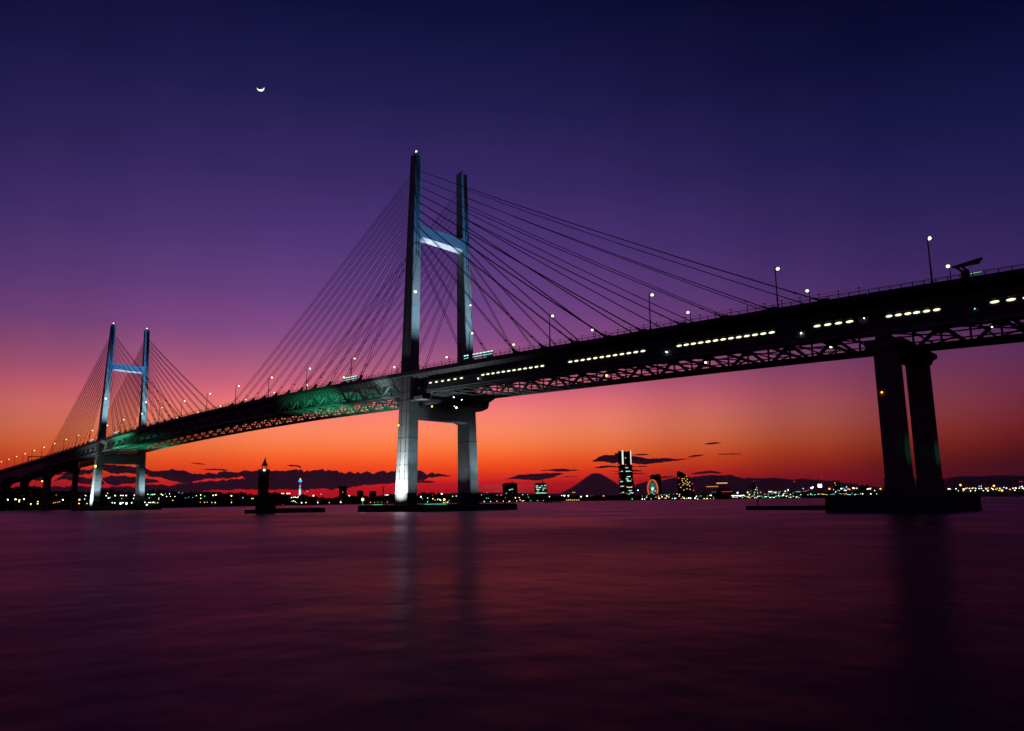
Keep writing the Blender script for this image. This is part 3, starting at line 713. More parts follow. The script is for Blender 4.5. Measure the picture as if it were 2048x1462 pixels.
# ferris wheel
D = 2500; uc = 1306.3; c, r, f, p = frame_at(uc, D); cz_ = zpix(uc, 977.8, D); Rw = 17.8 * p
fx = empty('ferris_wheel', (c.x, c.y, 2), 'lit ferris wheel with orange rim and pale green spokes turned partly sideways', 'ferris wheel')
wx = (r * math.sin(math.radians(32)) + f * math.cos(math.radians(32))); wn = Vector((wx.y, -wx.x, 0)); cc = Vector((c.x, c.y, cz_))
P = lambda t_, R0, o_=0: cc + wx * (R0 * math.cos(t_)) + Vector((0, 0, R0 * math.sin(t_))) + wn * o_
mb = MB(); n = 48
for i in range(n):
    for o_ in (-1.5, 1.5): mb.bar(P(2 * math.pi * i / n, Rw, o_), P(2 * math.pi * (i + 1) / n, Rw, o_), 1.5)
mb.build('rim', glow('neon_orange', (1.0, .14, .02), .9), fx)
mb = MB()
for i in range(24):
    for o_ in (-2, 2): mb.bar(P(2 * math.pi * i / 24, 2, o_), P(2 * math.pi * i / 24, Rw * .93, o_ * .6), .22)
mb.build('spokes', glow('neon_pale_green', (.35, .9, .75), .55), fx)
mb = MB(); mb.hexa([P(2 * math.pi * i / 12, 5.5, -3) for i in range(12)], [P(2 * math.pi * i / 12, 5.5, 3) for i in range(12)]); mb.build('hub', WW, fx)
for i in range(24):
    q = P(2 * math.pi * (i + .5) / 24, Rw + 1.6); MB().ball(q, 1.1, seg=8, rings=5).build('gondola', BLD2, fx)
for s in (-1, 1):
    mb = MB()
    for k in (-1, 1): mb.bar(cc + wn * (s * 5), Vector((c.x, c.y, 2)) + wx * (k * Rw * .55) + wn * (s * 9), 1.4)
    mb.build('support_leg', DSTEEL, fx)
MB().obox(Vector((c.x, c.y, 0)) - f * 10, r, f, 9, 5, 2, 9).build('station', BLD, fx)
windows(fx, uc, D, [(1302, 988, 1309.5, 991.5), (1304, 984.5, 1306, 986), (1310, 981, 1312, 983)], WG, 12, 'lit_sign')
# two mid-rise blocks
for (u0, u1, vt, D, lab, cat, rows) in ((1005.5, 1035, 967.5, 2300, 'dark wide block with roof mast right of the near tower', 'building', [(1018, 979, 1022, 980.4), (1023, 978, 1026, 979.5), (1012, 986, 1014, 987)]),
                                     (1069.8, 1094.5, 967.5, 2300, 'block with rows of green lit windows and a roof tank', 'building', [(1072, 971, 1077, 972.5), (1083, 971, 1086, 972.3), (1089, 970.5, 1093, 972), (1072.5, 974.5, 1076, 976), (1078, 974, 1083, 975.7), (1086, 976, 1090, 977.2), (1073, 978, 1080, 979.5), (1085, 979.5, 1088, 981), (1091, 976, 1093, 977.2), (1075, 981.5, 1078, 982.8), (1072, 985.4, 1093, 986.8)])):
    uc = (u0 + u1) / 2; c, r, f, p = frame_at(uc, D); Z = lambda v: zpix(uc, v, D)
    t = empty('office_block', (c.x, c.y, 2), lab, cat)
    mb = MB(); hw = (u1 - u0) / 2 * p; mb.obox(c, r, f, hw, 14, 2, Z(vt)); mb.obox(c, r, f, hw * .8, 10, Z(vt), Z(vt - 1.2))
    for k in (-.6, -.2, .25, .7): mb.obox(c + r * (hw * k), r, f, hw * .08, 6, Z(vt - 1.2), Z(vt - 2.2))
    mb.obox(c + r * (hw * .3), r, f, 2.0, 2, Z(vt - 1.2), Z(vt - 5.5)); mb.build('body', BLD, t)
    windows(t, uc, D, rows, WG, 14)
# lit observation tower
D = 1900; uc = 599; c, r, f, p = frame_at(uc, D); Z = lambda v: zpix(uc, v, D)
t = empty('observation_tower', (c.x, c.y, 2), 'slender lattice observation tower lit blue, red and white left of the near tower', 'tower')
mb = MB()
for k in range(6):
    a = k * math.pi / 3; q = lambda z, R0: (c.x + R0 * math.cos(a), c.y + R0 * math.sin(a), z)
    mb.bar(q(2, 3.4), q(Z(966), 2.0), .35)
mb.build('lattice', DSTEEL, t)
for (v0, v1, hw, m, nm) in ((957, 959.5, 1.1, glow('neon_amber', (1, .5, .2), 2.5), 'lantern'), (960.5, 964, 3.0, glow('neon_blue', (.02, .42, 1), 2.0), 'observation_deck'), (967, 969, 1.1, glow('neon_red', (1, .05, .06), 1.6), 'red_light_band'), (970.5, 974.5, 1.3, glow('neon_pink', (1, .25, .3), 1.4), 'red_light_band'), (975.6, 978, 1.7, glow('neon_blue', (.02, .42, 1), 2.0), 'blue_light_band'), (979, 981, 1.7, glow('neon_ice', (.5, .9, 1), 1.8), 'white_light_band'), (982, 984, 1.8, glow('neon_ice', (.5, .9, 1), 1.8), 'white_light_band'), (985, 987, 1.9, glow('neon_ice', (.5, .9, 1), 1.8), 'white_light_band'), (988, 990.5, 1.9, glow('neon_ice', (.5, .9, 1), 1.8), 'white_light_band')):
    mb = MB(); mb.tube((c.x, c.y, Z(v1)), (c.x, c.y, Z(v0)), hw * p, hw * p, 12); mb.build(nm, m, t)
mb = MB(); mb.tube((c.x, c.y, Z(957)), (c.x, c.y, Z(953.5)), .4, .15, 6); mb.build('mast', DSTEEL, t)
def block(u0, u1, vt, D, lab, name='office_block', cat='building', extra=()):
    uc = (u0 + u1) / 2; c, r, f, p = frame_at(uc, D); Z = lambda v: zpix(uc, v, D); hw = (u1 - u0) / 2 * p
    mb = MB(); mb.obox(c, r, f, hw, 14, 2, Z(vt)); mb.obox(c, r, f, hw * .85, 11, Z(vt), Z(vt - 1))
    for k, ww, vv in extra: mb.obox(c + r * (hw * k), r, f, hw * ww, 5, Z(vt), Z(vv))
    o = mb.build(name, BLD2, None, origin=(c.x, c.y, 2)); tag(o, lab, cat)
block(678, 692.5, 973.6, 2000, 'dark square tower block right of the lit observation tower', extra=((.6, .3, 971.9), (-.5, .25, 972.2)))
block(714, 726, 982.5, 2000, 'dark stepped block left of the radar mast', extra=((.1, .1, 979.5),))
block(739, 752, 983.5, 2000, 'dark flat block just left of the radar mast')
block(1438, 1462, 977, 2300, 'dark warehouse block below an orange light streak right of sail hotel')
block(1669, 1681, 962, 2400, 'dark tower block with a few lights behind the right pier', extra=((.1, .2, 960.5),))
block(1722, 1737, 970.5, 2200, 'dark broad block just left of the right pier', extra=((.3, .2, 969.4),))
block(1503, 1514, 972, 2500, 'dark stepped tower with a red lamp on its roof', extra=((-.1, .5, 966), (-.1, .15, 963)))
D = 2000; uc = 765.8; c, r, f, p = frame_at(uc, D); Z = lambda v: zpix(uc, v, D)
t = empty('radar_mast', (c.x, c.y, 2), 'dark mast with branching radar arms left of the near tower', 'mast')
mb = MB(); mb.tube((c.x, c.y, 2), (c.x, c.y, Z(973)), 1.6, 1.1); mb.build('mast', DSTEEL, t)
mb = MB(); Cc = Vector((c.x, c.y, Z(976))); mb.bar(Cc, Cc + r * -4 + Vector((0, 0, 1)), .9); mb.bar(Cc, Cc + r * 4 + Vector((0, 0, 4)), .9); mb.ball(Cc + r * -4 + Vector((0, 0, 1.5)), 1.3); mb.ball(Cc + r * 4 + Vector((0, 0, 4)), 1.2); mb.build('arms', DSTEEL, t)
for (u_, v0, v1, D, lab) in ((1052.8, 978, 1000, 2300, 'thin dark mast between the two mid-rise blocks'), (1589, 964, 990, 2400, 'thin mast with a red lamp right of the sail hotel'), (1643.3, 955, 985, 2400, 'taller thin mast with red lamp above a white sign'), (892.5, 978, 1000, 2100, 'thin antenna mast between the legs of near tower')):
    c, r, f, p = frame_at(u_, D); mb = MB(); mb.tube((c.x, c.y, 2), (c.x, c.y, zpix(u_, v0, D)), 1.1, .5, 6); mb.bar((c.x - 1.5, c.y, zpix(u_, v0 + 3, D)), (c.x + 1.5, c.y, zpix(u_, v0 + 3, D)), .8); o = mb.build('antenna_mast', DSTEEL, None, origin=(c.x, c.y, 2)); tag(o, lab, 'mast')

# ------------------------------------------------------------------ city lights
GC = {'w': ((1, .95, .8), 5), 'W': ((1, .97, .88), 7), 'g': ((.2, 1, .62), 2.6), 'y': ((1, .72, .2), 5), 'o': ((1, .36, .05), 5), 'r': ((1, .03, .03), 3), 'c': ((.25, .85, 1), 3.2), 'b': ((.06, .3, 1), 3), 'G': ((.85, 1, .6), 7)}
CNAME = {'w': 'white', 'W': 'bright white', 'g': 'green', 'y': 'yellow', 'o': 'orange', 'r': 'red', 'c': 'cyan', 'b': 'blue', 'G': 'bright lime white'}
def Lz(lst, ox, oy, s): return [(ox + x_ / s, oy + y_ / s, cc, r_) for x_, y_, cc, r_ in lst]
LI = []
LI += Lz([(53,532,'g',1.2),(100,515,'g',.8),(95,558,'g',1),(110,560,'g',1),(75,586,'w',1.1),(128,585,'w',1.1),(180,583,'w',1),(182,534,'g',.9),(215,531,'r',2.2),(232,583,'w',1),(248,555,'g',.8),(277,585,'y',1),(286,583,'w',1),(308,515,'r',.7),(332,555,'o',2.0),(342,582,'w',1),(362,552,'w',1),(370,572,'y',1.2),(388,582,'y',1.2),(400,578,'y',1),(390,530,'c',1.4),(432,531,'w',.7),(438,550,'g',1),(455,578,'g',1.1),(512,578,'g',1.2),(560,578,'g',1),(610,545,'W',1.3),(710,535,'w',1.3),(732,538,'W',2.2),(765,538,'W',1.9),(762,548,'r',1.2),(800,510,'y',.9),(815,510,'y',.9),(868,546,'W',1.9),(918,540,'W',2),(957,535,'g',.7),(1045,540,'r',1.2),(1055,540,'w',1),
  (750,573,'y',1),(765,573,'y',1),(780,573,'y',1),(797,573,'y',1),(815,573,'y',1),(832,573,'y',1),(850,573,'y',1),(1335,494,'W',1.4)], 950, 860, 4.096)
LI += Lz([(508,928,'g',1.4),(665,930,'w',1.6),(703,930,'w',1.3),(668,885,'g',.9),(735,900,'y',1.2),(740,880,'g',1),(808,928,'g',1.2),(935,920,'W',1.8),(922,885,'o',1.2),(965,868,'o',1),(978,897,'w',1.4),(1010,865,'g',.9),(1038,862,'g',.9),(1055,882,'W',1.4),(1088,860,'g',1),(1085,898,'y',1.2),(1040,915,'y',1.3),(1015,917,'o',1),(1140,920,'c',1.2),(1160,850,'r',1.2),(1180,920,'w',1.6),(1213,848,'c',1.4),(1255,860,'y',1.3),(1247,885,'y',1),(1330,920,'W',1.6),(1305,900,'y',1.1),(1280,925,'o',.9),(1365,922,'y',1.1),(1398,915,'W',1.5),(1428,918,'W',1.6),(1500,915,'W',1.7),(1520,888,'W',1.4),(1540,930,'y',1.3),(1590,882,'g',1.1),(1695,880,'g',1),(1735,870,'w',1.3),(1755,870,'w',1.3),(1770,825,'g',.7),(1810,820,'g',.7),(1640,925,'y',1.3),(1685,922,'W',1.5),(1740,925,'o',1),(1790,925,'o',.9),(1550,890,'b',.9),(880,900,'c',1),(900,905,'b',1),(1200,915,'c',.9),(1790,900,'g',.8),(45,882,'r',1.2)], 1200, 880, 7.88)
L3 = [(75,412,'r',1.4),(225,419,'W',2.2),(60,456,'w',1.2),(80,456,'w',1.2),(130,456,'W',1.5),(155,456,'W',1.5),(180,456,'W',1.5),(205,456,'W',1.5),(230,456,'W',1.5),(255,456,'W',1.5),(280,456,'W',1.5),(298,450,'w',1.1),(168,474,'w',1.1),(355,412,'w',1.5),(390,405,'r',.7),(375,445,'w',1.2),(430,270,'r',1.1),(470,352,'w',.8),(455,378,'w',.9),(475,380,'w',.9),(480,415,'o',.8),(405,395,'g',.8),(440,415,'w',.8),(628,405,'w',1.4),(645,405,'w',1.4),(660,405,'w',1.4),(692,414,'w',1.2),(715,412,'w',1.3),(755,410,'c',1),(755,430,'r',1),(775,403,'g',.8),(820,428,'y',1.2),(835,400,'W',1.3),(872,383,'W',1.4),(862,403,'r',1),(953,277,'r',1.2),(978,405,'g',1),(1000,405,'g',1),(1022,405,'g',1),(1065,367,'c',1.3),(1070,403,'r',1.2),(1090,400,'r',1.3),(1110,398,'r',1.2),(1130,382,'b',1),(1172,358,'W',2.6),(1190,348,'W',1.5),(1190,360,'r',1.2),(1300,222,'r',1.2),(1400,368,'o',2.6),(1460,385,'r',1),(1452,375,'g',.8),(1480,407,'w',1.1),(1512,392,'g',1),(1530,391,'g',1),(1553,367,'W',1.6),(1570,362,'o',1.2),(1592,368,'b',1.2),(1595,388,'w',1.3),(1612,387,'w',1.3),(1620,345,'c',1.6),(1640,370,'o',1.3),(1660,377,'o',1.5),(1702,358,'W',1.5),(1720,363,'W',1.3),(1750,362,'o',1.9),(1785,320,'r',1),(1848,320,'r',1),(1885,372,'w',1.3),(1905,368,'W',1.5),(1925,367,'W',1.3),(1980,392,'y',1.1),(1825,433,'w',1.5),(1930,433,'W',1.2),(2005,433,'g',1.1),(1470,292,'o',1.1),(1480,322,'g',.8),(1515,272,'r',.7)]
rl = random.Random(21)
for x_ in range(185, 1035, 17):
    L3.append((x_ + rl.uniform(-7, 7), 455 + rl.uniform(-2, 30) , rl.choice('wwwggWgwyg'), rl.uniform(.7, 1.3)))
for x_ in range(300, 1040, 46):
    L3.append((x_ + rl.uniform(-9, 9), 438 + rl.uniform(-26, 8), rl.choice('wggcgwy'), rl.uniform(.6, 1.0)))
for x_ in (1125, 1160, 1163, 1180, 1215, 1255, 1275, 1300, 1320, 1345, 1370, 1420, 1440, 1462, 1527, 1548, 1580, 1600, 1618, 1640, 1665, 1690, 1725, 1740, 1770, 1800):
    L3.append((x_, 436 + rl.uniform(-9, 10), rl.choice('gggwygoc'), rl.uniform(.7, 1.2)))
LI += Lz(L3, 1440, 920, 6.4)
L4 = [(5,378,'w',1.4),(62,405,'y',.9),(12,452,'w',1.2),(90,450,'g',1.1),(140,383,'o',2.3),(1042,384,'w',1.3),(1062,385,'w',1.3),(1143,382,'w',1.3),(1175,410,'c',1.2),(1203,333,'o',2.7),(1240,385,'w',1.3),(1250,395,'w',1.2),(1240,410,'o',1.2),(1272,378,'y',1.4),(1296,371,'y',.8),(1323,378,'w',1.3),(1338,410,'w',1.3),(1360,376,'y',1.3),(1378,370,'y',.8),(1405,378,'w',1.3),(1400,408,'w',1.2),(1453,378,'w',1.3),(1483,378,'w',1.3),(1508,408,'w',1.1),(1450,348,'g',1),(1480,345,'c',1.2),(1540,378,'y',1.2),(1548,390,'y',1.1),(1570,372,'y',1),(1570,408,'W',1.4),(1615,375,'y',1.1),(1635,388,'w',1.4),(1648,343,'o',2.7),(1675,388,'y',1.1),(1695,375,'y',.9),(1718,403,'y',1.1),(1727,376,'w',1.2),(1755,404,'o',2.9),(1780,365,'c',1.5),(1815,375,'w',1.3),(1855,388,'o',1),(1870,392,'o',1),(1902,375,'y',1.5),(1938,375,'W',1.5),(1925,402,'w',1.3),(1985,375,'y',1.2),(1995,355,'c',1.1),(2023,352,'w',1.4),(2022,372,'y',1),(2042,378,'W',1.4),(1992,287,'r',.9),(2020,287,'r',.9)]
LI += Lz(L4, 1740, 920, 6.65)
LI += Lz([(37,677,'g',1.3),(203,645,'y',3),(150,685,'y',1.1),(168,685,'y',1.2),(203,685,'w',1.4),(535,620,'w',1.3),(560,620,'w',1.3),(605,620,'W',1.6),(633,620,'W',1.6),(660,672,'w',1.5),(688,670,'w',1.4),(708,666,'w',1.3),(730,672,'w',1.2),(745,663,'w',1.1),(683,713,'y',1.4),(707,725,'y',1.2),(664,722,'y',.9),(725,740,'g',.8),(788,738,'W',1.6),(845,738,'y',1.4),(550,763,'r',1),(830,620,'g',.7),(862,595,'g',1),(940,648,'y',2.6),(1038,630,'g',1.2),(995,710,'r',1.2),(995,737,'W',1.5),(1142,738,'o',1.3),(1290,708,'r',1.1),(1290,733,'W',1.6),(1400,648,'W',1.7),(1315,603,'o',.8),(1860,640,'c',1.4),(1882,640,'W',1.3),(1900,640,'c',1.3),(1670,735,'y',1),(1722,735,'o',.8),(1765,733,'o',.7),(1815,730,'o',.7),(1887,730,'o',.9)], 480, 890, 6.4)
LI += Lz([(690,942,'W',2.2),(705,962,'g',1),(757,955,'g',1.8),(757,992,'y',1.2),(807,962,'o',2),(803,925,'r',1.2),(840,910,'r',1.6),(830,975,'o',1.2),(855,968,'y',1.3),(876,972,'w',1.5),(893,915,'W',2.4),(885,978,'y',1.3),(918,968,'y',1.2),(910,998,'y',1.2),(935,996,'y',1.2),(952,995,'W',1.1),(965,978,'g',1),(1000,938,'o',1.7),(1035,935,'c',1.8),(860,960,'g',1)], 700, 800, 4.87)
LI += Lz([(97,740,'W',1.6),(193,735,'W',1.9),(240,745,'y',2),(238,765,'y',1.5),(298,733,'W',1.7),(382,793,'y',1.7),(467,790,'y',1.7),(470,763,'y',1.4),(665,780,'o',.8),(690,775,'o',.8),(715,770,'o',.8),(740,765,'o',.8),(697,683,'o',.7),(780,742,'W',1.6),(893,733,'c',1.2),(885,760,'o',1.5),(985,740,'y',2),(980,787,'o',1.8),(1080,787,'o',1.4),(1060,688,'w',1.3),(1050,733,'c',1.3),(1183,780,'o',1.8),(1318,690,'w',1.5),(1335,660,'o',1.2),(1345,722,'w',1.5),(1365,712,'g',1.4),(1428,690,'w',1.6),(1498,688,'w',1.4),(1523,688,'w',1.4),(1565,688,'w',1.6),(1393,778,'w',1.4),(1425,780,'w',1.3),(1495,787,'G',2.8),(1525,778,'w',1.4),(1568,787,'G',2.9),(1633,778,'w',1.5),(1665,683,'w',1.2),(1655,725,'w',1.2),(1797,772,'w',1.3),(1820,803,'W',2),(1848,776,'w',1.2),(1868,774,'w',1.3),(1900,773,'W',1.4),(1920,778,'o',1.3),(1955,778,'g',1.4),(1850,720,'c',1),(1970,718,'g',1.2),(1970,733,'y',1),(1833,673,'w',1.1),(1870,678,'g',1.2),(1898,680,'g',1.1),(1917,673,'w',1.2),(2000,672,'w',1.4),(2018,683,'w',1.2),(1510,728,'g',1),(880,695,'g',.7)], 0, 880, 6.2)
LI += Lz([(1035,1253,'w',.9),(1050,1253,'w',.9),(1125,1250,'g',.8),(1133,1268,'W',.9),(1153,1250,'w',1),(1160,1268,'w',.7),(1175,1295,'y',1),(1190,1268,'w',.9),(1215,1240,'c',.8),(1240,1245,'g',.8),(1262,1278,'g',.7),(1283,1272,'g',.7),(1310,1275,'c',.7),(1335,1262,'w',.8),(1365,1258,'y',1.6),(1365,1280,'y',1.1),(1362,1308,'y',.7),(1390,1308,'w',.7),(1410,1308,'y',.7),(1440,1308,'y',.7),(1450,1260,'y',2),(1468,1257,'y',2),(1463,1308,'w',.7),(1460,1325,'r',.6)], 0, 620, 3.4)
LI += Lz([(38,1268,'g',1),(255,1265,'y',2.2),(255,1300,'r',1),(255,1320,'w',1.1),(348,1282,'g',.9),(97,1320,'y',.8),(125,1322,'y',1)], 400, 680, 4.06)
LI.sort(key=lambda q: -q[3])
rest = MB(); rest_m = [DSTEEL]; rest_i = {}
for n_, (u_, v_, cc, r_) in enumerate(LI):
    hz = horizon(u_); D = interp(SHD, u_) - 48
    if v_ > hz: D = min(D, 2.9 / max(v_ - hz, .1) * FPX)
    pp = at(u_, v_, D); rad = min(.5 * r_ * D / FPX, 2.4); z0 = WL - .5 if v_ > hz + 1.5 else 2.1
    mm = glow('city_' + {'G': 'lime', 'W': 'brightwhite'}.get(cc, cc), *GC[cc])
    if n_ < 290: mb = MB(); ml_ = [DSTEEL, mm]; k_ = 1
    else:
        mb = rest; ml_ = rest_m
        if cc not in rest_i: rest_m.append(mm); rest_i[cc] = len(rest_m) - 1
        k_ = rest_i[cc]
    mb.tube((pp.x, pp.y, z0), (pp.x, pp.y, pp.z - rad * .8), .22, .14, 6, 0); mb.ball(pp, rad, k_, 10, 7)
    mb.box(pp.x - rad * .5, pp.x + rad * .5, pp.y - rad * .5, pp.y + rad * .5, pp.z + rad * .9, pp.z + rad * 1.15, 0)
    if n_ < 290:
        o = mb.build('shore_light', ml_, None, origin=(pp.x, pp.y, z0), smooth=True)
        s_ = sect(u_); sz = 'large' if r_ >= 1.8 else 'small'
        tag(o, '%s %s shore light %s' % (sz, CNAME[cc], s_), 'light', '%s %s shore lights %s' % (sz, CNAME[cc], s_))
tag(rest.build('shore_light_scatter', rest_m, smooth=True), 'scatter of the tiniest city lights along the whole far shore', 'lights', None, 'stuff')
# a barge lying off the shore
D = 1150; uc = 1104; c, r, f, p = frame_at(uc, D); t = empty('barge', (c.x, c.y, WL), 'low dark barge on the water right of the near island', 'boat')
mb = MB(); hp_ = [(-13, -3), (10, -3), (14, 0), (10, 3), (-13, 3)]
mb.hexa([tuple(c + r * a + f * b_)[:2] + (WL - .8,) for a, b_ in hp_], [tuple(c + r * (a * 1.05) + f * b_)[:2] + (WL + 1.3,) for a, b_ in hp_]); mb.build('hull', DSTEEL, t)
mb = MB(); mb.obox(c - r * 9, r, f, 2.6, 2, WL + 1.3, WL + 3.4); mb.obox(c - r * 9, r, f, 2.9, 2.2, WL + 3.4, WL + 3.6); mb.bar((c.x - r.x * 9, c.y - r.y * 9, WL + 3.6), (c.x - r.x * 9, c.y - r.y * 9, WL + 6), .18); mb.build('wheelhouse', DSTEEL, t)
# lit sign board and red strip; orange light trails built as panels
for (u0, v0, u1, v1, D, col, st, lab) in ((1636.4, 968.2, 1643, 974.8, 2250, (1, .95, .85), 3.5, 'square white illuminated sign board on a roof left of the right pier'), (1433.5, 965.2, 1454, 967.2, 2250, (1, .5, .2), .9, 'upper orange light streak above a dark warehouse'), (1413.5, 972.3, 1435.5, 974, 2250, (1, .3, .1), .7, 'lower orange light streak left of the dark warehouse'), (1444.5, 982.6, 1464, 983.8, 2250, (1, .02, .02), .9, 'thin red light strip below the orange streaks')):
    c = at((u0 + u1) / 2, (v0 + v1) / 2, D); f = bearing((u0 + u1) / 2); r = Vector((f.y, -f.x, 0)); p = D / FPX
    t = empty('sign_or_streak', (c.x, c.y, 2), lab, 'sign')
    MB().obox(c, r, f, (u1 - u0) / 2 * p, .3, zpix((u0 + u1) / 2, v1, D), zpix((u0 + u1) / 2, v0, D)).build('lit_panel', glow('sign_%d' % u0, col, st), t)
    mb = MB()
    for k in (-.6, .6): mb.bar((c + r * (k * (u1 - u0) / 2 * p) + f * .8) * Vector((1, 1, 0)).to_tuple()[0] if False else (c.x + r.x * k * (u1 - u0) / 2 * p + f.x * .8, c.y + r.y * k * (u1 - u0) / 2 * p + f.y * .8, 2), (c.x + r.x * k * (u1 - u0) / 2 * p + f.x * .8, c.y + r.y * k * (u1 - u0) / 2 * p + f.y * .8, c.z), .6)
    mb.build('support', DSTEEL, t)

# ------------------------------------------------------------------ mountains
def ridge(pts, D, name, depth, seed, m):
    mb = MB(); us = []
    u0, u1 = pts[0][0], pts[-1][0]; n = int((u1 - u0) / 2.0); rows = 9; V = []
    for j in range(rows):
        t = j / (rows - 1)
        for i in range(n + 1):
            u = u0 + (u1 - u0) * i / n; d = bearing(u)
            v = interp(pts, u); zc = max(zpix(u, v, D), 0)
            zc += zc * .035 * noise.noise(Vector((u * .21, seed, 0))) + zc * .02 * noise.noise(Vector((u * .6, seed + 3, 0)))
            k = math.sin(math.pi * min(max(t, 0), 1)) if True else 0
            prof_ = (1 - abs(2 * t - 1)) ** 1.15
            z = zc * prof_ * (1 + .14 * noise.noise(Vector((u * .09, t * 7, seed + 1))) * (1 if 0 < t < 1 and j != rows // 2 else 0))
            P = Vector((CAM.x, CAM.y, 0)) + d * (D + (t - .5) * depth)
            V.append((P.x, P.y, z - 30 if j in (0, rows - 1) else z))
    F = [(j * (n + 1) + i, j * (n + 1) + i + 1, (j + 1) * (n + 1) + i + 1, (j + 1) * (n + 1) + i) for j in range(rows - 1) for i in range(n)]
    mb.add(V, F); o = mb.build(name, m, smooth=True); tag(o, kind='structure'); return o
ROCK = mat('mountain_slope', (.16, .14, .14), .95, 0, .0006, .25)
SNOW = ROCK
# volcano cone
DF = 82000; uc = 1194; f = bearing(uc); c = Vector((CAM.x, CAM.y, 0)) + f * DF; p = DF / FPX
hp = [(0, 1.0), (9, 1.0), (12, .965), (20, .87), (30, .735), (42, .575), (55, .43), (70, .29), (90, .155), (120, .05), (160, 0)]
zt = zpix(uc, 946.8, DF); mb = MB(); rings = []
for k in range(0, 41):
    rr_ = 160 * k / 40
    ring = []
    for j in range(96):
        a = 2 * math.pi * j / 96; x_ = rr_ * math.cos(a); y_ = rr_ * math.sin(a)
        h = interp(hp, rr_) * (1 + .03 * noise.noise(Vector((math.cos(a) * 3, math.sin(a) * 3, rr_ * .03)))) + (.012 * noise.noise(Vector((a * 3, rr_ * .2, 1))) if rr_ < 14 else 0)
        ring.append((c.x + x_ * p, c.y + y_ * p, max(0, h) * zt - 40))
    rings.append(ring)
loft(mb, rings[::-1], caps=False); mb.add([rings[1][j] for j in range(96)], [tuple(range(96))])
tag(mb.build('volcano', ROCK, smooth=True), kind='structure')
ridge([(1225, 990), (1262, 975), (1275, 968.5), (1300, 962), (1322, 961), (1345, 956.5), (1365, 952.5), (1385, 955), (1410, 951), (1425, 949.6), (1446, 950.6), (1454, 951), (1464, 949.6), (1475, 953), (1490, 956.6), (1502, 955), (1512, 957), (1530, 956.5), (1548, 955.3), (1570, 957), (1585, 959.2), (1610, 956.8), (1630, 959.5), (1665, 961.6), (1700, 966), (1760, 974), (1830, 984)], 60000, 'mountain_range', 16000, 5.3, ROCK)
ridge([(1640, 989), (1780, 976), (1860, 963), (1895, 957), (1915, 953.5), (1935, 951.6), (1960, 952.5), (2000, 950.4), (2060, 951.5), (2120, 955), (2300, 975)], 30000, 'hill_range', 9000, 9.1, ROCK)
ridge([(840, 994), (880, 988), (915, 985.5), (960, 985), (1040, 986), (1110, 987), (1180, 991)], 40000, 'low_hills', 8000, 2.2, ROCK)

# ------------------------------------------------------------------ clouds (real bodies far beyond the mountains)
cm = bpy.data.materials.new('cloud_vapour'); cm.use_nodes = True; nt = cm.node_tree; nt.nodes.clear()
o_ = nt.nodes.new('ShaderNodeOutputMaterial'); mx = nt.nodes.new('ShaderNodeMixShader'); df = nt.nodes.new('ShaderNodeBsdfDiffuse'); tl = nt.nodes.new('ShaderNodeBsdfTranslucent')
df.inputs['Color'].default_value = (.55, .55, .55, 1); tl.inputs['Color'].default_value = (.7, .7, .7, 1); mx.inputs['Fac'].default_value = .42
nt.links.new(df.outputs[0], mx.inputs[1]); nt.links.new(tl.outputs[0], mx.inputs[2]); nt.links.new(mx.outputs[0], o_.inputs['Surface'])
DC = 118000
def cloud(prof, label, seed, rag=1.0, D=DC):                    # prof: (u, v_top, v_bottom)
    u0, u1 = prof[0][0], prof[-1][0]; n = max(14, int((u1 - u0) / .8)); rings = []
    tt = [(a, b_) for a, b_, _ in prof]; bb = [(a, c_) for a, _, c_ in prof]
    for i in range(n + 1):
        u = u0 + (u1 - u0) * i / n; e = min(i, n - i) / n
        nz = lambda s_, f_: noise.noise(Vector((u * f_, seed * 3.7, s_)))
        a = interp(tt, u) + rag * (2.0 * nz(0, .05) + 6.0 * abs(nz(1, .045)) + 4.2 * abs(nz(2, .11)) + 2.2 * abs(nz(3, .27)) + 1.2 * abs(nz(4, .6)) - 4.0) * min(1, e * 12)
        b_ = interp(bb, u) + rag * (3.0 * nz(5, .06) + 2.2 * nz(6, .17) + 1.4 * nz(7, .45) + .8 * nz(8, .9)) * min(1, e * 12)
        if b_ < a + .15: b_ = a + .15
        d = bearing(u); za = zpix(u, a, D); zb = zpix(u, b_, D); zm = (za + zb) / 2; hh = (za - zb) / 2; dd = min(4500, hh * 2.2 + 300); ring = []
        for j in range(14):
            t = 2 * math.pi * j / 14; P = Vector((CAM.x, CAM.y, 0)) + d * (D + dd * math.cos(t) * (1 + .3 * nz(9 + j, .2)))
            ring.append((P.x, P.y, zm + hh * math.sin(t)))
        rings.append(ring)
    mb = MB(); loft(mb, rings); o = mb.build('cloud', cm, None, origin=rings[n // 2][0], smooth=True); tag(o, label, 'cloud'); return o
cloud([(482, 952, 953), (498, 944, 966), (512, 942, 975), (545, 943, 980), (580, 941, 981), (600, 942, 980), (618, 946, 979), (632, 942, 977.5), (655, 943, 979), (680, 945, 978), (705, 947, 974), (735, 946, 970.5), (760, 944.5, 969), (790, 943, 968), (820, 944, 966), (845, 945, 961), (862, 947, 957), (890, 950, 953), (902, 951.5, 952.5)], 'long dark purple cloud bank low over the horizon left of the near tower', 1.0, 1.2)
cloud([(290, 951, 952), (318, 941, 955), (340, 940, 963), (368, 945, 966), (395, 948, 960), (425, 946, 957), (455, 944, 956), (482, 943, 954), (504, 944, 950)], 'upper lumpy cloud between the far tower and the beacon tower', 22.0, .9)
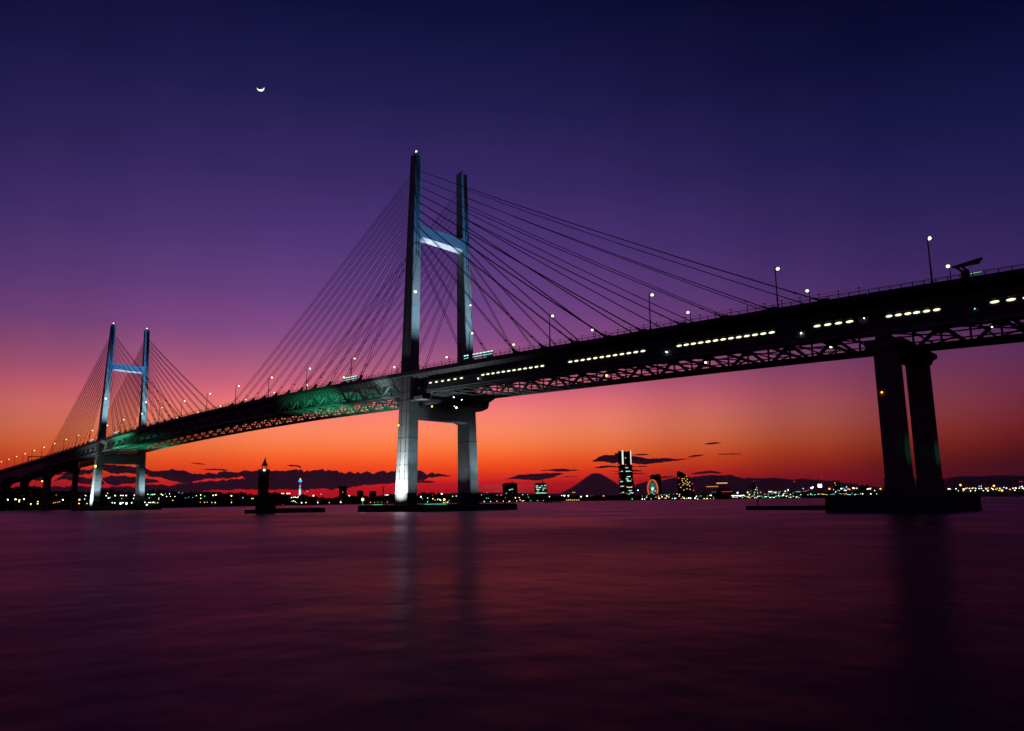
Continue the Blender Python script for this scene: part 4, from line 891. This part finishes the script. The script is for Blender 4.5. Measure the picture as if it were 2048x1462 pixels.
cloud([(330, 974, 975), (352, 969, 981), (385, 966, 982), (420, 963, 981), (455, 960, 980), (485, 959, 979), (515, 962, 979), (540, 968, 976)], 'lower lumpy cloud between the far tower and the beacon tower', 23.0, .9)
cloud([(402, 938.6, 939), (418, 937.4, 940.2), (436, 938, 940.6), (452, 940, 941)], 'thin cloud wisp just above the upper lumpy cloud at left', 24.0, .35)
cloud([(1126, 953.5, 953.9), (1140, 952.6, 954.4), (1156, 953.2, 954)], 'tiny dark cloud wisp left of the volcano summit', 25.0, .2)
cloud([(1456, 907.8, 908.2), (1440, 908, 908.4), (1470, 907, 909), (1490, 907.6, 908)][1:2] + [(1456, 907.2, 909), (1472, 907, 908.8), (1490, 907.6, 908)], 'faint thin cloud streak far right of the skyscraper top', 26.0, .2)
cloud([(95, 948, 949.5), (135, 943, 951), (170, 941, 949), (200, 931, 941), (215, 930, 945), (240, 932, 946), (262, 935, 947), (290, 937, 949), (318, 946, 951), (345, 950, 951)], 'dark ragged cloud crossing behind the far tower legs', 2.0, .8)
cloud([(200, 957, 958), (215, 953, 969), (232, 951, 972), (245, 953, 968), (262, 955, 966), (285, 958, 967), (300, 960, 966), (315, 962, 964)], 'dark lumpy cloud between the far tower legs', 3.0, .7)
cloud([(103, 962, 963), (122, 951, 958), (145, 952, 962), (170, 958, 970), (195, 960, 972), (205, 964, 968)], 'dark cloud between the viaduct piers left of the far tower', 4.0, .8)
cloud([(90, 976, 978), (105, 973, 986), (130, 971, 990), (170, 974, 990), (215, 975, 990), (250, 973, 990), (290, 970, 990), (330, 971, 990), (380, 980, 991), (420, 983, 990), (450, 986, 988)], 'lowest dark purple cloud layer above the shore at left', 5.0, .9)
cloud([(20, 962, 963), (40, 952, 958), (60, 953, 960), (80, 955, 962), (95, 960, 962)], 'small dark cloud under the viaduct at the left edge', 6.0, .5)
cloud([(808, 965, 966), (832, 962.5, 964.8), (850, 962, 965.2), (868, 963, 964.4), (874, 963.6, 964)], 'thin dark cloud sliver right of the near tower front leg', 7.0, .4)
cloud([(1010, 958, 958.6), (1025, 954, 958.5), (1040, 950.5, 959.5), (1060, 949, 960), (1080, 947, 960), (1100, 946.5, 957), (1115, 946.2, 951), (1128, 946.8, 947.6)], 'dark purple lens cloud above the mid-rise blocks', 8.0, .45)
cloud([(1082, 941, 941.5), (1098, 940, 941.5), (1115, 938.5, 943), (1130, 938.3, 943.2), (1150, 939.5, 942), (1160, 940.6, 941)], 'small dark cloud above the lens cloud left of volcano', 9.0, .35)
cloud([(1186, 922.5, 923), (1200, 915, 923), (1212, 911, 924), (1230, 911, 926), (1250, 911, 924), (1275, 914, 927), (1292, 917, 929), (1310, 917.5, 927), (1335, 917, 923.5), (1355, 919, 921), (1362, 920, 920.4)], 'largest dark cloud crossing behind the top of the tall skyscraper', 10.0, .5)
cloud([(1190, 936, 936.4), (1205, 932.5, 936), (1220, 931.2, 934.5), (1245, 932.5, 935.5), (1270, 933, 934.5), (1296, 932, 933.5)], 'thin dark wavy cloud behind the skyscraper middle', 11.0, .4)
cloud([(1226, 942, 942.4), (1245, 940.5, 943.2), (1270, 940, 943), (1288, 941.3, 942)], 'upper of two thin cloud bars behind the skyscraper', 12.0, .25)
cloud([(1230, 946.8, 947.2), (1250, 945.6, 948.2), (1275, 945.8, 948.2), (1294, 947, 947.6)], 'lower of two thin cloud bars behind the skyscraper', 13.0, .25)
cloud([(1268, 909.8, 910.2), (1280, 908, 910.8), (1292, 907.8, 910.4), (1302, 908.8, 909.4)], 'small dark cloud right of the skyscraper top', 14.0, .2)
cloud([(1337, 920.5, 921), (1352, 919.4, 921.6), (1365, 918.3, 920.4), (1375, 917.6, 918.6), (1395, 914.5, 915.2)], 'thin dark cloud streak above the sail hotel', 15.0, .2)
cloud([(1380, 913.5, 914), (1392, 910.4, 913.4), (1402, 910, 912.6), (1412, 909.3, 910)], 'small dark cloud streak high above the sail hotel', 16.0, .2)
cloud([(1414, 888.4, 888.8), (1424, 886, 888.6), (1436, 884.6, 887.6), (1448, 885.4, 886.2)], 'highest small dark cloud streak right of the skyscraper', 17.0, .2)
cloud([(1382, 948.5, 949), (1400, 944.5, 948), (1414, 942, 947), (1428, 941.6, 946.6), (1440, 944, 947), (1447, 946.5, 947)], 'dark cap cloud over the ridge right of the sail hotel', 18.0, .3)
cloud([(1318, 956, 956.4), (1330, 952.8, 956), (1342, 952.6, 954.6), (1352, 953, 953.6)], 'small dark cloud right of the slab tower', 19.0, .2)
cloud([(570, 931.6, 932), (578, 930.4, 932.4), (590, 931, 933), (600, 933.5, 935.6)], 'tiny dark cloud wisp above the long cloud bank', 20.0, .3)
cloud([(376, 925, 925.4), (384, 925.8, 927.2), (394, 926.6, 928.6), (406, 928.4, 929)], 'tiny dark cloud wisp right of the far tower', 21.0, .3)

# ------------------------------------------------------------------ moon crescent, its sunlight put in as emission; sun below the horizon
md = Vector((-0.7805992, 0.35987528, 0.51103295)); DM = 4.0e5
RM = DM * 6.3 / FPX
mz = -md; lt = (Vector((0, 0, -1)) + R_ * .22); lt = (lt - mz * lt.dot(mz)).normalized(); sdv = lt.cross(mz)
mb = MB(); rings = []                                          # the self-glowing lune of the globe, with real depth
for i in range(25):
    t = -math.pi / 2 + math.pi * i / 24
    ring = []
    for j in range(9):
        a_ = math.radians(90 - 58 * j / 8); ring.append((sdv * math.sin(t) + (lt * math.sin(a_) + mz * math.cos(a_)) * math.cos(t)) * RM)
    for j in range(9):
        a_ = math.radians(90 - 58 * (8 - j) / 8); ring.append((sdv * math.sin(t) + (lt * math.sin(a_) + mz * math.cos(a_)) * math.cos(t)) * RM * .93)
    rings.append(ring)
loft(mb, rings)
mo = mb.build('moon', glow('moonlight', (1, .97, .86), 1.6), None, smooth=True); mo.location = CAM + md * DM
tag(mo, 'thin bright crescent moon high in the dark violet sky', 'moon')
SUN_AZ = math.radians(-59); SUN_EL = math.radians(-22)
sd = Vector((math.sin(SUN_AZ) * math.cos(SUN_EL), math.cos(SUN_AZ) * math.cos(SUN_EL), math.sin(SUN_EL)))
sl = bpy.data.lights.new('sun', 'SUN'); sl.energy = 5.0; sl.angle = math.radians(.5); sl.color = (1, .95, .85)
so = bpy.data.objects.new('sun', sl); COL.objects.link(so); so.rotation_euler = sd.to_track_quat('Z', 'Y').to_euler()

# ------------------------------------------------------------------ floodlights
def flood(loc, target, power, cone, col, blend=.6, label=None, r=.4):
    ld = bpy.data.lights.new('floodlight', 'SPOT'); ld.energy = power; ld.spot_size = math.radians(cone); ld.spot_blend = blend; ld.color = col; ld.shadow_soft_size = r
    lo = bpy.data.objects.new('floodlight_beam', ld); COL.objects.link(lo)
    d = Vector(target) - Vector(loc); lo.rotation_euler = d.to_track_quat('-Z', 'Y').to_euler()
    if label:
        t = empty('floodlight', loc, label, 'floodlight'); dn = d.normalized()
        MB().bar(Vector(loc) - dn * 1.3, Vector(loc) - dn * .5, .9).build('housing', DSTEEL, t)
        MB().bar((loc[0], loc[1], loc[2] - 1.6), Vector(loc) - dn * .9, .2).build('stand', DSTEEL, t)
        lo.parent = t
    else: lo.location = loc
TEAL = (.52, .84, .95); BLUE = (.10, .40, 1.0); WHT = (.88, .99, 1.0); GRN = (.06, 1.0, .45)
for X, nm, k in ((0, 'near', 1.0), (-460, 'far', 1.5)):
    flood((X - .5, -28.0, 4.4), (X - .3, -21.3, 20), 52000 * k, 125, WHT, 1.0, 'white floodlight at the waterline in front of the %s tower front leg' % nm)
    flood((X + .3, -27.6, 4.6), (X + .3, -21.4, 23), 56000 * k, 24, WHT, 1.0)
    flood((X, 2, 5), (X, 16, 30), 3500 * k, 60, WHT, 1.0)
    for s, w in ((-1, 'front'), (1, 'rear')):
        flood((X + 21, s * 22.5, 5.0), (X + 4, s * 19.0, (33 if s < 0 else 27) if not X else 25), (13000 if s < 0 else 14000) * (2.4 if X else 1.0), 32, TEAL, 1.0, 'teal floodlight on the island aimed at the %s tower %s leg' % (nm, w))
        flood((X + 26, s * 24.0, 4.8), (X + 4, s * 18.6, 22), (7000 if s < 0 else 9000) * (1.6 if X else 1), 60 if not X else 34, (.62, .84, .95), 1.0)
        flood((X + 53, -13.0 if s < 0 else 15.6, zd(X + 52) + 4.4), (X + 2.5, s * legc(100), 101), (135000 if not X else 190000), 42, (.42, .76, .98), 1.0)
        flood((X + 59, -12.5 if s < 0 else 15.4, zd(X + 52) + 4.4), (X + 2.5, s * legc(158), 153), 200000 * (2.0 if X else 1), 34, BLUE, 1.0)
    flood((X + .3, 0, zd(X) + 2), (X, 0, 130), 330000 if X == 0 else 200000, 26, (.85, .95, 1), .8)
    flood((X + 40, 0, zd(X + 40) + 2), (X + 2, 0, 133), 45000 * (2.0 if X else 1), 24, (.36, .62, .95) if X == 0 else (.2, .5, 1), .8)
# green work lights below the deck
flood((-30, -44, 3.2), (-84, -14, 62), 210000, 36, GRN, 1.0)
flood((-14, 10, 4.2), (-66, 8, 57), 110000, 44, GRN, 1.0)
flood((-436, -30, 4.6), (-400, -10, 64), 400000, 44, GRN, 1.0)
flood((-438, 10, 5), (-388, 10, 57), 200000, 40, GRN, 1.0)
flood((-17, -36, 3.2), (-19, -20.6, 63), 150000, 15, (.8, 1, .95), 1.0)
flood((-446, -36, 4.6), (-446, -20.6, 64), 120000, 15, (.75, 1, .95), 1.0)
flood((232, -22, 6), (204.6, -13.5, 16.5), 2600, 17, GRN, 1.0)
flood((228, 9, 6), (204.6, 13.8, 16.5), 2400, 17, GRN, 1.0)

# ------------------------------------------------------------------ sky
HZ = 9.0e-6                    # density of the air
w = bpy.data.worlds.new('World'); sc.world = w; w.use_nodes = True; nt = w.node_tree; nt.nodes.clear()
N_ = nt.nodes.new; L_ = nt.links.new
out = N_('ShaderNodeOutputWorld'); tc = N_('ShaderNodeTexCoord'); nrm = N_('ShaderNodeVectorMath'); nrm.operation = 'NORMALIZE'; L_(tc.outputs['Generated'], nrm.inputs[0])
sep = N_('ShaderNodeSeparateXYZ'); L_(nrm.outputs[0], sep.inputs[0])
def math_(op, a, b=None, clamp=False):
    n = N_('ShaderNodeMath'); n.operation = op; n.use_clamp = clamp
    for i, q in enumerate((a, b)):
        if q is None: continue
        if hasattr(q, 'node'): L_(q, n.inputs[i])
        else: n.inputs[i].default_value = q
    return n.outputs[0]
el = math_('DIVIDE', math_('ARCSINE', sep.outputs['Z']), math.radians(90), True)      # 0..1 over 0..90 degrees
def ramp(fac, stops, interp_='LINEAR'):
    n = N_('ShaderNodeValToRGB'); n.color_ramp.interpolation = interp_; e = n.color_ramp.elements
    while len(e) < len(stops): e.new(.5)
    for q, (p_, c_) in zip(e, stops): q.position = p_; q.color = (*c_, 1)
    L_(fac, n.inputs[0]); return n.outputs[0]
CEN = [(0, (165, 30, 26)), (.7, (182, 36, 27)), (1.2, (198, 41, 28)), (1.45, (206, 47, 30)), (1.7, (215, 53, 31)), (2.2, (230, 64, 35)), (2.7, (242, 79, 41)), (3.2, (250, 92, 46)), (4.3, (255, 122, 70)), (5.5, (255, 137, 98)), (6.8, (252, 133, 115)), (8.0, (238, 118, 124)), (9.3, (206, 102, 128)), (11, (170, 92, 130)), (13, (138, 78, 134)), (16, (110, 67, 130)), (20, (84, 56, 120)), (25, (60, 43, 102)), (31, (38, 31, 80)), (37, (22, 19, 59)), (45, (12, 11, 38)), (60, (7, 8, 28)), (90, (4, 5, 18))]
SID = [(0, (38, 12, 20)), (.8, (48, 14, 22)), (1.5, (58, 17, 25)), (2.2, (71, 21, 28)), (3, (86, 26, 33)), (4.5, (108, 33, 46)), (6.5, (106, 41, 66)), (9, (93, 46, 84)), (12.5, (70, 44, 92)), (16, (57, 39, 92)), (20, (43, 33, 84)), (25, (29, 25, 69)), (31, (14, 14, 48)), (37, (7, 8, 32)), (45, (5, 6, 24)), (60, (4, 5, 20)), (90, (3, 4, 14))]
SKG = .5
def prep(s):
    r = []
    for e_, c_ in s:
        path = min(122000, 3350 / max(math.sin(math.radians(e_)), .01)); t = math.exp(-HZ * path); sc_ = (1 - t)
        l = lin(c_); air = (.10, .03, .045)
        r.append((e_ / 90, tuple(SKG * max(.15 * q, q - sc_ * a_) / t for q, a_ in zip(l, air))))
    return r
ca = ramp(el, prep(CEN)); cb_ = ramp(el, prep(SID))
GA = math.radians(-54)
hl = math_('SQRT', math_('ADD', math_('MULTIPLY', sep.outputs['X'], sep.outputs['X']), math_('MULTIPLY', sep.outputs['Y'], sep.outputs['Y'])))
dt = math_('DIVIDE', math_('ADD', math_('MULTIPLY', sep.outputs['X'], math.sin(GA)), math_('MULTIPLY', sep.outputs['Y'], math.cos(GA))), math_('MAXIMUM', hl, .0001))
ang = math_('DIVIDE', math_('ARCCOSINE', math_('MINIMUM', math_('MAXIMUM', dt, -1.0), 1.0)), math.pi)   # 0..1 over 0..180 degrees from the afterglow
wgt = ramp(ang, [(0, (1, 1, 1)), (8 / 180, (.97,) * 3), (16 / 180, (.82,) * 3), (24 / 180, (.56,) * 3), (32 / 180, (.29,) * 3), (40 / 180, (.10,) * 3), (50 / 180, (0,) * 3), (1, (0,) * 3)], 'EASE')
mx = N_('ShaderNodeMix'); mx.data_type = 'RGBA'; L_(wgt, mx.inputs['Factor']); L_(cb_, mx.inputs[6]); L_(ca, mx.inputs[7])
dim = ramp(ang, [(0, (1,) * 3), (55 / 180, (1,) * 3), (90 / 180, (.45,) * 3), (130 / 180, (.22,) * 3), (1, (.18,) * 3)])
ml = N_('ShaderNodeMix'); ml.data_type = 'RGBA'; ml.blend_type = 'MULTIPLY'; ml.inputs['Factor'].default_value = 1; L_(mx.outputs[2], ml.inputs[6]); L_(dim, ml.inputs[7])
bg = N_('ShaderNodeBackground'); L_(ml.outputs[2], bg.inputs['Color']); bg.inputs['Strength'].default_value = 1 / SKG
skt = N_('ShaderNodeTexSky'); skt.sky_type = 'NISHITA'; skt.sun_disc = False; skt.sun_elevation = SUN_EL; skt.sun_rotation = SUN_AZ
bg2 = N_('ShaderNodeBackground'); L_(skt.outputs[0], bg2.inputs['Color']); bg2.inputs['Strength'].default_value = .05
ads = N_('ShaderNodeAddShader'); L_(bg.outputs[0], ads.inputs[0]); L_(bg2.outputs[0], ads.inputs[1]); L_(ads.outputs[0], out.inputs['Surface'])

# ------------------------------------------------------------------ haze
hm = bpy.data.materials.new('haze_air'); hm.use_nodes = True; nt = hm.node_tree; nt.nodes.clear()
ho = nt.nodes.new('ShaderNodeOutputMaterial'); hv = nt.nodes.new('ShaderNodeVolumePrincipled')
hv.inputs['Color'].default_value = (.92, .88, .9, 1); hv.inputs['Density'].default_value = HZ; hv.inputs['Anisotropy'].default_value = .3
nt.links.new(hv.outputs[0], ho.inputs['Volume'])
ho_ = MB().box(-108000, 20000, -20000, 108000, WL - 60, 3350).build('haze', hm); tag(ho_, kind='stuff')

# ------------------------------------------------------------------ render settings
sc.view_settings.view_transform = 'Standard'; sc.view_settings.look = 'None'; sc.view_settings.exposure = 0; sc.view_settings.gamma = 1
sc.cycles.max_bounces = 6; sc.cycles.diffuse_bounces = 2; sc.cycles.glossy_bounces = 3; sc.cycles.sample_clamp_indirect = 3.0
sc.cycles.use_light_tree = True
